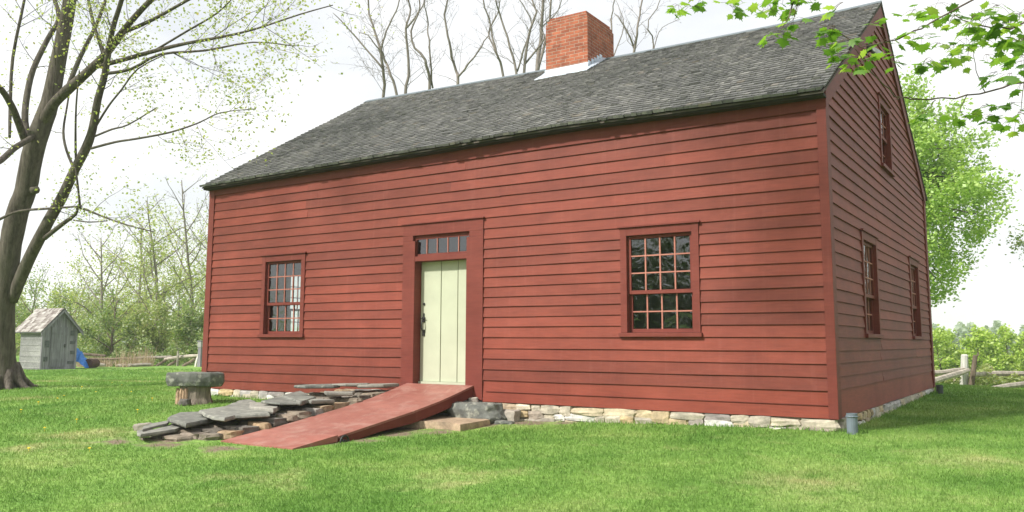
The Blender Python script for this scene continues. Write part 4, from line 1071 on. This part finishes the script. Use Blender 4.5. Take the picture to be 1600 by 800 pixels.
for k, (main, side, rp_) in enumerate(bare_specs):
    random.seed(40+k); D = 33+random.uniform(-3, 5)
    top = [at(a, b, D+random.uniform(-.3,.3)) for a, b in main]
    b0 = Vector((top[0].x+random.uniform(-.5,.5), top[0].y+random.uniform(-.4,.4), 0)); b0.z = G(b0.x, b0.y)
    root = thing('bare_tree', b0, blab[k], 'tree', 'bare trees behind the roof ridge')
    mid_ = [b0.lerp(top[0], t)+Vector((random.gauss(0,.12), random.gauss(0,.12), 0)) for t in (.25,.5,.75)]
    pts = [b0-Vector((0,0,.2))]+mid_+top; r0 = rp_*D/CP['f']*.62
    mb = MB(); tips = []; n = len(pts)
    def cat(P, k_=4):
        o = []
        for a in range(len(P)-1):
            p0, p1, p2, p3 = P[max(a-1,0)], P[a], P[a+1], P[min(a+2, len(P)-1)]
            for m_i in range(k_):
                t = m_i/k_; o.append(.5*((2*p1)+(p2-p0)*t+(2*p0-5*p1+4*p2-p3)*t*t+(3*p1-p0-3*p2+p3)*t**3)+Vector((random.gauss(0,.015), random.gauss(0,.015), 0)))
        return o+[P[-1]]
    pts = cat(pts); n = len(pts); mb.tube(pts, [r0*(1.5-1.15*m/(n-1)) for m in range(n)], 7)
    sd = [at(a, b, D+random.uniform(-.5,.3)) for a, b in side]
    # root the side branch on the main stem
    cl_ = min(pts, key=lambda p: (p-sd[0]).length); 
    if (cl_-sd[0]).length > .2: sd = [cl_]+sd[1:] if len(sd) > 2 else [cl_]+sd
    sd = cat(sd); mb.tube(sd, [r0*.7*(1-.7*m/(len(sd)-1)) for m in range(len(sd))], 5)
    branch_out(mb, tips, cat(top, 2), r0*.4, 0, 3, 3.4, .5, .2, .15, .30, .005, 4, .02)
    branch_out(mb, tips, sd, r0*.35, 0, 3, 3.0, .5, .2, .15, .32, .005, 4, .1)
    mb.build('trunk', BARKG, root, smooth=True)

# ---- left woods: individual trees and shrubs
wood_specs = [ # px, base, D, top, halfw, kind
 (40, 572, 50, 410, 80, 's'), (110, 572, 62, 440, 70, 's'), (175, 574, 44, 440, 62, 's'), (235, 574, 45, 425, 60, 's'), (290, 574, 43, 440, 55, 's'), (20, 572, 58, 470, 60, 's'),
 (150, 572, 48, 330, 90, 't'), (205, 572, 52, 300, 95, 't'), (255, 573, 46, 250, 95, 't'), (300, 573, 50, 225, 100, 't'), (330, 573, 55, 255, 90, 't'), (100, 572, 66, 400, 60, 't'), (225, 573, 60, 350, 80, 't'), (275, 573, 64, 330, 80, 't'), (175, 573, 66, 390, 60, 't'), (-40, 572, 60, 380, 80, 't')]
wl = ['broad low shrub behind the outhouse, grey green', 'pale shrub in the gap between outhouse and woods', 'rounded olive shrub right of the blue tarp', 'mid green shrub at the centre of the left woods', 'dark stemmed shrub close to the house corner', 'shrub half hidden by the big maple trunk',
 'airy young tree arching over the blue tarp, leftmost of the tall left woods', 'grey twiggy tree behind the olive shrub', 'tall sparse tree with pale bark in the left woods', 'tallest sparse tree beside the left corner of the house', 'tree partly hidden by the left corner of the house', 'distant small tree just right of the outhouse roof',
 'yellowish tree deep in the middle of the left woods', 'twiggy tree deep in the woods near the house corner', 'small far tree in the woods above the tarp', 'tree beyond the left frame edge behind the big maple']
for k, (px, bp, D, tp_, hw, kd) in enumerate(wood_specs):
    if kd == 's': leafy_tree('shrub', px, bp, D, tp_, hw, wl[k], 'trees and shrubs of the left woods', [LEAF_SHRUB, LEAF_WOOD][k % 2], BARKT, .09, 5200, .13, .10, seed=60+k, clumps=70)
    else: leafy_tree('woodland_tree', px, bp, D, tp_, hw, wl[k], 'trees and shrubs of the left woods', LEAF_WOOD if k % 3 else LEAF_NEW, BARKG, .13, 2600, .13, .22, seed=60+k)
# far woods reading as one mass behind
def mass(name, segs, n, size, m, label, thick, kind='stuff'):
    cs = []
    for (a, b, D, z1) in segs:
        for _ in range(n//len(segs)):
            px = a+(b-a)*random.random(); d2 = D*random.uniform(1, 1+thick); p = at(px, 560, d2); g0 = G(p.x, p.y)
            lump = .65+.35*math.sin(px*.045+D)*math.sin(px*.11+2)
            hgt = z1*lump*(random.random()**.8); cs.append((p.x, p.y, g0+hgt))
    V, F = leafquads(np.array(cs), size); o = npmesh(name, V, F, m, None, rng.random(len(F))); return tag(o, label, 'woods', None, kind)
mass('far_woods', [(-150, 420, 70, 5.5), (-150, 420, 85, 7)], 30000, .34, LEAF_WOOD, 'misty mass of far woods closing the left background', .15)
mass('undergrowth', [(80, 330, 41.5, 1.5)], 9000, .13, LEAF_SHRUB, 'tangled green undergrowth behind the left rail fence', .12)
mass('undergrowth', [(1440, 1640, 26, .7)], 7000, .10, LEAF_WOOD, 'low weedy undergrowth behind the right rail fence', .14)

# ---- right background: valley trees and hill
yl = ['nearest the house wall', 'second from the house wall', 'third, slightly taller', 'in the middle of the row', 'with the rounded top', 'next to the right edge', 'at the right edge', 'beyond the right edge']
for k, px in enumerate((1440, 1472, 1500, 1527, 1552, 1580, 1612, 1650)):
    b = at(px, 600, 58+3*(k % 3)); leafy_tree('willow_tree', px, 600, 58+3*(k % 3), 488+(k*7) % 16, 38, 'yellow green valley tree beyond the right fence, '+yl[k], 'yellow green trees in the valley', LEAF_YEL, BARKT, .12, 14000, .22, .03, seed=90+k, zbase=-4.2, clumps=60)
random.seed(5)
cs = []
for _ in range(30000):
    a = random.uniform(-1, 1); px = 1525+a*260; D = random.uniform(150, 185); p = at(px, 560, D)
    top = 5.8*max(0, 1-((px-1530)/150)**2)**.7 - 2 + 1.0*math.sin(px*.13)+.7*math.sin(px*.31+1)
    cs.append((p.x, p.y, -7+(top+7+.35*(D-150)/10*0)*random.random()**.5))
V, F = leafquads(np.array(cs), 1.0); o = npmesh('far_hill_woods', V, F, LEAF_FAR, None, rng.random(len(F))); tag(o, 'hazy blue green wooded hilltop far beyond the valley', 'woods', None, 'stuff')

# ---- trees behind the photographer, seen only as reflections in the panes
for k, (x, y) in enumerate(((-6,-34),(-1,-37),(5,-36),(13,-40),(-11,-36),(22,-36))):
    random.seed(120+k); z0 = G(x, y); root = thing('yard_tree', (x, y, z0), ['dense tree behind the photographer, mirrored in the windows', 'broad tree behind the photographer, second from the lane', 'tall dense tree facing the front windows', 'dark tree at the back of the yard facing the door', 'tree far down the front yard to the left', 'tree far down the front yard to the right'][k], 'tree', 'trees across the front yard')
    mb = MB(); tr = wobble((x, y, z0-.2), (0,0,1), 7, 6, .05); mb.tube(tr, [.25*(1-.1*m) for m in range(7)], 8); tips = []
    for j_ in range(9):
        q = wobble(tr[2+j_ % 4], (math.cos(j_*2.4), math.sin(j_*2.4), .5), 3.2, 5, .1); mb.tube(q, [.08,.07,.06,.05,.03,.02], 5); tips += q[1:]
    mb.build('trunk', BARK, root); crown_mesh('crown', tips+tr[2:], 150, .85, .3, LEAF_DARK, root)

for k, (x, y) in enumerate(((34,2),(30,14),(27,-9))):  # trees added out of view to keep sky light off the gable
    random.seed(140+k); z0 = G(x, y); root = thing('side_tree', (x, y, z0), ['tall leafy tree standing right of the house outside the view', 'leafy tree far to the right near the valley edge', 'leafy tree beside the overhanging maple on the right'][k], 'tree', 'trees on the right of the yard')
    mb = MB(); tr = wobble((x, y, z0-.2), (0,0,1), 9, 6, .05); mb.tube(tr, [.28*(1-.1*m) for m in range(7)], 8); tips = []
    for j_ in range(12):
        q = wobble(tr[1+j_ % 5], (math.cos(j_*2.4), math.sin(j_*2.4), .5), 3.6, 5, .1); mb.tube(q, [.08,.07,.06,.05,.03,.02], 5); tips += q[1:]
    mb.build('trunk', BARK, root); crown_mesh('crown', tips+tr[2:], 130, .85, .3, LEAF_DARK, root)

# ------------------------------------------------------------ fences
def rail(mb, a, b, r=.06, n=7):
    a = Vector(a); b = Vector(b); pts = [a.lerp(b, t/4)+Vector((random.gauss(0,.012), random.gauss(0,.012), random.gauss(0,.015))) for t in range(5)]
    mb.tube(pts, [r*.8, r*1.05, r, r*1.05, r*.75], n)
fr = thing('rail_fence', gp(1505, 607, 26), 'weathered split-rail fence running behind the right side of the house', 'fence')
random.seed(31)
b0 = at(1505, 612, 26)
mb = MB(); p = at(1505, 612, 26); q = at(1507, 555, 26); mb.tube([p, p.lerp(q, .5)+RT*.02, q, q+Vector((0,0,.03))], [.12,.115,.10,.06], 9); mb.build('post', WHITEP, fr)['label'] = 'white post'
mb = MB(); p = at(1516, 612, 25.8); q = at(1524, 555, 25.8); mb.tube([p, p.lerp(q, .5)+RT*.01, q], [.09,.075,.065], 8); mb.build('post', RAILD, fr)['label'] = 'dark brown leaning post'
for a, b, r, m_ in (((1435,587,24.5),(1508,577,25.9),.075,RAILW), ((1435,603,22.5),(1514,580,25.6),.085,RAILW), ((1520,586,25.9),(1680,582,28),.085,RAILW), ((1538,609,25),(1680,588,26.5),.08,RAILW), ((1500,588,26.2),(1440,603,29),.05,RAILD), ((1515,590,26.2),(1440,582,33),.05,RAILD)):
    mb = MB(); rail(mb, at(*a), at(*b), r); mb.build('rail', m_, fr)
fl_ = thing('rail_fence', gp(230, 572, 40), 'old split-rail fence with crossed braces along the left woods', 'fence')
for a, b, r, m_ in (((100,552,41),(165,556,41),.07,RAILD), ((140,561,40.5),(215,560,41),.06,RAILD), ((210,560,41),(268,557,40.5),.07,RAILW), ((258,561,40.5),(312,555,40),.08,RAILW), ((243,573,40),(266,559,40.6),.06,RAILD), ((283,574,39.6),(309,558,40.2),.07,RAILD), ((262,573,40),(282,559,40.8),.06,RAILD), ((310,556,40),(420,553,40),.07,RAILW)):
    mb = MB(); rail(mb, at(*a), at(*b), r); mb.build('rail', m_, fl_)
mb = MB(); mb.tube([gp(277,574,40,-.1), gp(277,574,40,.72)], [.06,.05], 7); mb.build('post', RAILW, fl_)
gp_ = gp(313, 576, 38.5)
po = thing('gate_post', gp_, 'square grey gate post with a capped box on top at the left house corner', 'post')
mb = MB(); mb.box(gp_.x-.10, gp_.x+.10, gp_.y-.10, gp_.y+.10, gp_.z-.1, gp_.z+.88, .4); mb.build('shaft', GREYW, po)
mb = MB(); mb.box(gp_.x-.12, gp_.x+.12, gp_.y-.12, gp_.y+.12, gp_.z+.885, gp_.z+1.12, .9); mb.build('box', GREYH, po)
mb = MB(); mb.prism([(gp_.x-.15,gp_.y-.15),(gp_.x+.15,gp_.y-.15),(gp_.x+.15,gp_.y+.15),(gp_.x-.15,gp_.y+.15)], gp_.z+1.125, gp_.z+1.18, .2, 0, .2); mb.build('cap', GREYW, po)
mb = MB(); a_ = gp(306, 575, 38.8); rail(mb, a_, a_+Vector((.12,.05,.62)), .08); tag(mb.build('fence_stake', WHITEP), 'pale leaning stake beside the grey gate post', 'stake')
# logs lying before the fence, dry reeds
for k, (a, b, lb) in enumerate((((182,571,40),(214,570,40),'pale log lying below the left woods, left of two'), ((205,573,39.6),(238,571,39.8),'pale log lying below the left woods, right of two'), ((136,568,40),(165,566,40),'grey log lying beside the dark barrel'))):
    p, q = at(*a), at(*b); p.z = G(p.x, p.y)+.08; q.z = G(q.x, q.y)+.09; mb = MB(); rail(mb, p, q, .08); tag(mb.build('log', RAILW), lb, 'log', 'logs by the left fence')
def reeds(px0, px1, D, n, h, name, label):
    V = []; F = []
    for _ in range(n):
        p = gp(random.uniform(px0, px1), 572, D*random.uniform(.985, 1.02)); hh = h*random.uniform(.4, 1)*math.sin(math.pi*(.15+.7*random.random()))
        l = Vector((random.gauss(0,.12), random.gauss(0,.12), 0)); wd_ = .012; b = len(V)
        V += [p-r2v*wd_, p+r2v*wd_, p+l+Vector((0,0,hh))+r2v*.004, p+l+Vector((0,0,hh))-r2v*.004]; F.append((b,b+1,b+2,b+3))
    o = npmesh(name, [tuple(v) for v in V], F, REED, None, rng.random(len(F))); return tag(o, label, 'dry grass', None, 'stuff')
random.seed(77)
reeds(180, 240, 40.3, 220, 1.1, 'dry_reeds', 'clump of tan dry reeds in front of the left woods')
reeds(120, 175, 40.8, 500, .6, 'dry_reeds', 'short dry brush around the barrel and tarp')

# ------------------------------------------------------------ overhanging maple on the right (leaves close to the camera)
def maple_outline():
    half = [(0,0),(.10,.02),(.30,-.06),(.26,.10),(.52,.16),(.40,.30),(.62,.52),(.36,.50),(.30,.62),(.20,.60),(.22,.80),(.08,.74),(0,1.05)]
    pts = half + [(-a, b) for a, b in half[-2:0:-1]]
    return pts
ML = np.array(maple_outline())
def maple_leaves(tips_, size):
    V = []; F = []; n0 = len(ML)
    V_all = []; F3 = []; rn = []
    off = 0
    for (p, d_) in tips_:
        s_ = size*random.uniform(.6, 1.15)
        d_ = Vector(d_); nrm2 = Vector((random.gauss(0,.35), random.gauss(0,.35), 1)).normalized()
        ay = (d_ - nrm2*d_.dot(nrm2)); ay = ay.normalized() if ay.length > .01 else nrm2.orthogonal().normalized(); ay = (ay+Vector((0,0,-.35))).normalized(); ax_ = ay.cross(nrm2).normalized(); nn = ax_.cross(ay)
        cup = random.uniform(.05, .35); c0 = p + ay*(.38*s_)
        pts = [c0]
        for u, v in ML:
            zz = -cup*abs(u)*.8 - .15*(v-.4)**2
            pts.append(p + ax_*(u*s_) + ay*(v*s_) + nn*(zz*s_))
        V_all += [tuple(q) for q in pts]; r_ = random.random()
        for k in range(n0): F3.append((off, off+1+k, off+1+(k+1) % n0)); rn.append(r_)
        off += n0+1
    return V_all, F3, rn
mt = thing('maple_tree', (19.5, -5.5, G(19.5,-5.5)), 'nearby maple whose fresh green leaf sprays overhang the top right of the house', 'tree')
random.seed(17)
mb = MB(); tl = []
def twig(pxs, r0, leaf_every=.10, leaf_from=.3, side=True):
    pts = [at(a, b, D) for a, b, D in pxs]; P2 = []
    for k in range(len(pts)-1):
        for m_i in range(4): P2.append(pts[k].lerp(pts[k+1], m_i/4)+Vector((random.gauss(0,.004), random.gauss(0,.004), random.gauss(0,.004))))
    P2.append(pts[-1]); n = len(P2)
    mb.tube(P2, [r0*(1-.7*k/(n-1)) for k in range(n)], 6)
    return P2
def spray(p, d_, n, s=.10):
    for _ in range(int(n*1.35)):
        dd_ = (Vector(d_)*.6+Vector((random.gauss(0,1), random.gauss(0,1), random.gauss(-.1,.45)))).normalized(); q = p+dd_*random.uniform(.02, .085)+Vector((0,0,-.015))
        mb.tube([p, p.lerp(q, .5)+Vector((0,0,.01)), q], .0012, 3, cap=False); tl.append((q, dd_))
T_ = [twig([(1720,112,5.6),(1600,130,5.3),(1530,145,5.2),(1450,157,5.1),(1400,150,5.0),(1360,112,4.9),(1330,70,4.85)], .007),
      twig([(1460,157,5.1),(1420,152,5),(1395,157,4.95)], .004), 
      twig([(1640,-60,5.2),(1500,10,5.0),(1440,45,4.95),(1400,62,4.9),(1345,72,4.85),(1300,45,4.8),(1280,38,4.8)], .006),
      twig([(1700,40,4.6),(1640,20,4.7),(1580,45,4.8),(1520,40,4.9),(1490,22,4.9)], .008),
      twig([(1540,145,5.2),(1525,110,5.2),(1520,80,5.1),(1495,60,5.1)], .003), twig([(1510,148,5.2),(1500,175,5.2),(1520,190,5.2)], .003), twig([(1460,157,5.1),(1450,172,5.1)], .003),
      twig([(1680,300,4.2),(1620,190,4.3),(1590,175,4.3)], .006), twig([(1700,120,4.4),(1640,95,4.4),(1600,120,4.5),(1595,175,4.5)], .005)]
sprays = [(1320,62,4.85,8),(1318,82,4.85,8),(1335,98,4.85,6),(1305,40,4.8,6),(1215,55,5.2,5),(1240,30,5.2,5),(1225,50,5.2,3),(1385,85,4.9,4),(1372,70,4.9,4),(1395,62,4.9,4),(1430,50,4.95,4),(1440,58,5,4),
 (1400,95,4.95,3),(1455,95,5.1,5),(1450,20,5,5),(1430,15,5,4),(1465,5,5,4),(1490,25,4.9,6),(1515,35,4.9,7),(1545,28,4.9,8),(1575,35,4.8,9),(1595,20,4.8,9),(1555,50,4.8,7),(1580,60,4.8,7),(1530,20,4.9,6),(1560,8,4.8,7),(1495,68,5.1,4),(1515,70,5.1,4),(1535,58,5.1,5),
 (1510,60,5.1,3),(1540,85,5.2,4),(1480,95,5.2,4),(1500,85,5.2,3),(1540,165,5.2,5),(1545,180,5.2,4),(1525,178,5.2,3),(1585,160,5.2,5),(1450,90,5.1,3),(1442,177,5.1,3),(1455,180,5.1,3),(1580,115,4.5,3),(1595,88,4.5,5),
 (1590,180,4.4,5),(1598,130,4.4,3),(1600,170,4.4,4),(1600,60,4.6,7),(1600,95,4.6,4),(1558,112,5,4),(1470,68,5,3),(1200,5,5.4,5),(1225,-5,5.4,5),(1250,8,5.3,5),(1205,15,5.4,3),(1255,-8,5.3,5),(1140,8,5.6,4),(1155,2,5.6,4),(1150,15,5.6,2),(1060,8,5.8,4),(1080,10,5.8,3),(1095,-4,5.8,4),(1048,14,5.8,2),(1318,3,5.0,3),(1370,30,4.9,3)]
for a, b, D, n_ in sprays:
    spray(at(a, b, D+random.uniform(-.15,.15)), (-RT).lerp(Vector((0,0,-.5)), .3), n_)
# supporting limbs above the frame, joined back to the trunk, with the upper crown
base = Vector((19.5,-5.5,G(19.5,-5.5)))
trunk = [base-Vector((0,0,.2)), base+Vector((-.1,.05,1.5)), base+Vector((-.1,0,3.2)), base+Vector((.1,.1,5.5)), base+Vector((.3,0,8))]
mb.tube(trunk, [.34,.27,.24,.18,.10], 12)
def limb_to(px, py, D, zs, r=.05, start=None):
    a = (start or trunk[2]); b = at(px, py, D); m1 = a.lerp(b, .35)+Vector((0,0,zs)); m2 = a.lerp(b, .72)+Vector((0,0,zs*.7))
    mb.tube([a, m1, m2, b], [r, r*.75, r*.4, .008], 7)
limb_to(1720,112,5.6,.9); limb_to(1640,-60,5.2,1.0); limb_to(1700,40,4.6,.8); limb_to(1680,300,4.2,.5,.04,trunk[1]); limb_to(1700,120,4.4,.6,.04)
L1 = limb_to(1255,-60,5.3,1.6); limb_to(1140,-60,5.6,1.9); 
for a in ((1255,-60,5.3,1240,30,5.2),(1255,-60,5.3,1205,5,5.4),(1140,-60,5.6,1150,8,5.6),(1140,-60,5.6,1075,5,5.8),(1240,0,5.25,1215,55,5.2)):
    p, q = at(*a[:3]), at(*a[3:]); mb.tube([p, p.lerp(q,.5)+RT*.02, q], [.006,.004,.002], 5)
up_c = []
for k in range(30):
    c = Vector((random.uniform(8.5, 18.5), random.uniform(-8, -1.0), random.uniform(7.0, 10.5)))
    if (c-CAM).dot(UP)/(c-CAM).dot(FW) < .42 and (c-CAM).dot(FW) > 0: c.z += 2.0
    if k < 9: c = Vector((11.05+random.uniform(-.35,.35), 0, 1.3+k*.27))-SUNDIR*8.0+Vector((0,random.uniform(-.3,.3),0))
    a = trunk[3]; q = a.lerp(c, .5)+Vector((0,0,.8)); mb.tube([a, q, c], [.05,.03,.01], 5, cap=False)
    up_c.append(c)
    for _ in range(14 if k < 9 else 9):
        e = c+Vector((random.gauss(0,.55), random.gauss(0,.55), random.gauss(0,.3))); mb.tube([c, e], [.008,.003], 3, cap=False)
        for _ in range(8): tl.append((e+Vector((random.gauss(0,.22), random.gauss(0,.22), random.gauss(0,.12))), Vector((random.gauss(0,1), random.gauss(0,1), -.2))))
mb.build('trunk', BARKT, mt, smooth=True)
Vl, Fl, rn = maple_leaves(tl, .080)
npmesh('crown', Vl, Fl, LEAF_MAPLE, mt, rn)

# ------------------------------------------------------------ small things in the lawn
random.seed(91)
mb = MB(); vs = []
for ring, (r, z) in enumerate(((0,.012),(.012,.010),(.018,.002))):
    pass
base_me = None
spots = [(175,598),(190,601),(90,622),(33,640),(60,628),(150,612),(215,640),(120,655),(250,600),(70,668),(45,700),(140,700),(100,618),(128,604),(238,622),(205,612)]
for k, (a, b) in enumerate(spots):
    p = onz(a+random.uniform(-3,3), b, -.28); p = onz(a, b, G(p.x, p.y)+.05)
    if base_me is None:
        mb = MB(); n = 10
        ringv = [(math.cos(t*6.283/n)*.022*(1 if t % 2 else .8), math.sin(t*6.283/n)*.022*(1 if t % 2 else .8), .0) for t in range(n)]
        mb.add([(0,0,.008)]+ringv+[(0,0,-.006)], [(0,1+t,1+(t+1)%n) for t in range(n)]+[(n+1,1+(t+1)%n,1+t) for t in range(n)], .5); mb.tube([(0,0,-.05),(0,0,-.006)], .002, 4)
        o = mb.build('dandelion', YELLOW); base_me = o.data
    else: o = bpy.data.objects.new('dandelion', base_me); col.objects.link(o)
    o.location = p; tag(o, 'small yellow dandelion flower dotted in the left part of the lawn', 'flower', 'dandelions in the lawn')
p = onz(1215, 700, -.33); p.z = G(p.x, p.y)+.045
mb = MB(); mb.prism([(p.x-.05,p.y),(p.x-.01,p.y-.025),(p.x+.05,p.y-.01),(p.x+.02,p.y+.025)], p.z, p.z+.004, .5, 0, .1, (.1,.2)); tag(mb.build('fallen_leaf', WHITEL), 'single pale curled leaf lying on the lawn before the house', 'leaf')

# ------------------------------------------------------------ air
mb = MB(); mb.box(-950, 960, -950, 955, -40, 16, .5)
hm = bpy.data.materials.new('spring_haze'); hm.use_nodes = True; t = hm.node_tree; t.nodes.clear()
pv = N(t, 'ShaderNodeVolumePrincipled'); pv.inputs['Color'].default_value = (.93,.96,1,1); pv.inputs['Density'].default_value = HAZE
o_ = N(t, 'ShaderNodeOutputMaterial'); t.links.new(pv.outputs[0], o_.inputs['Volume'])
hz = mb.build('haze', hm); tag(hz, kind='stuff')
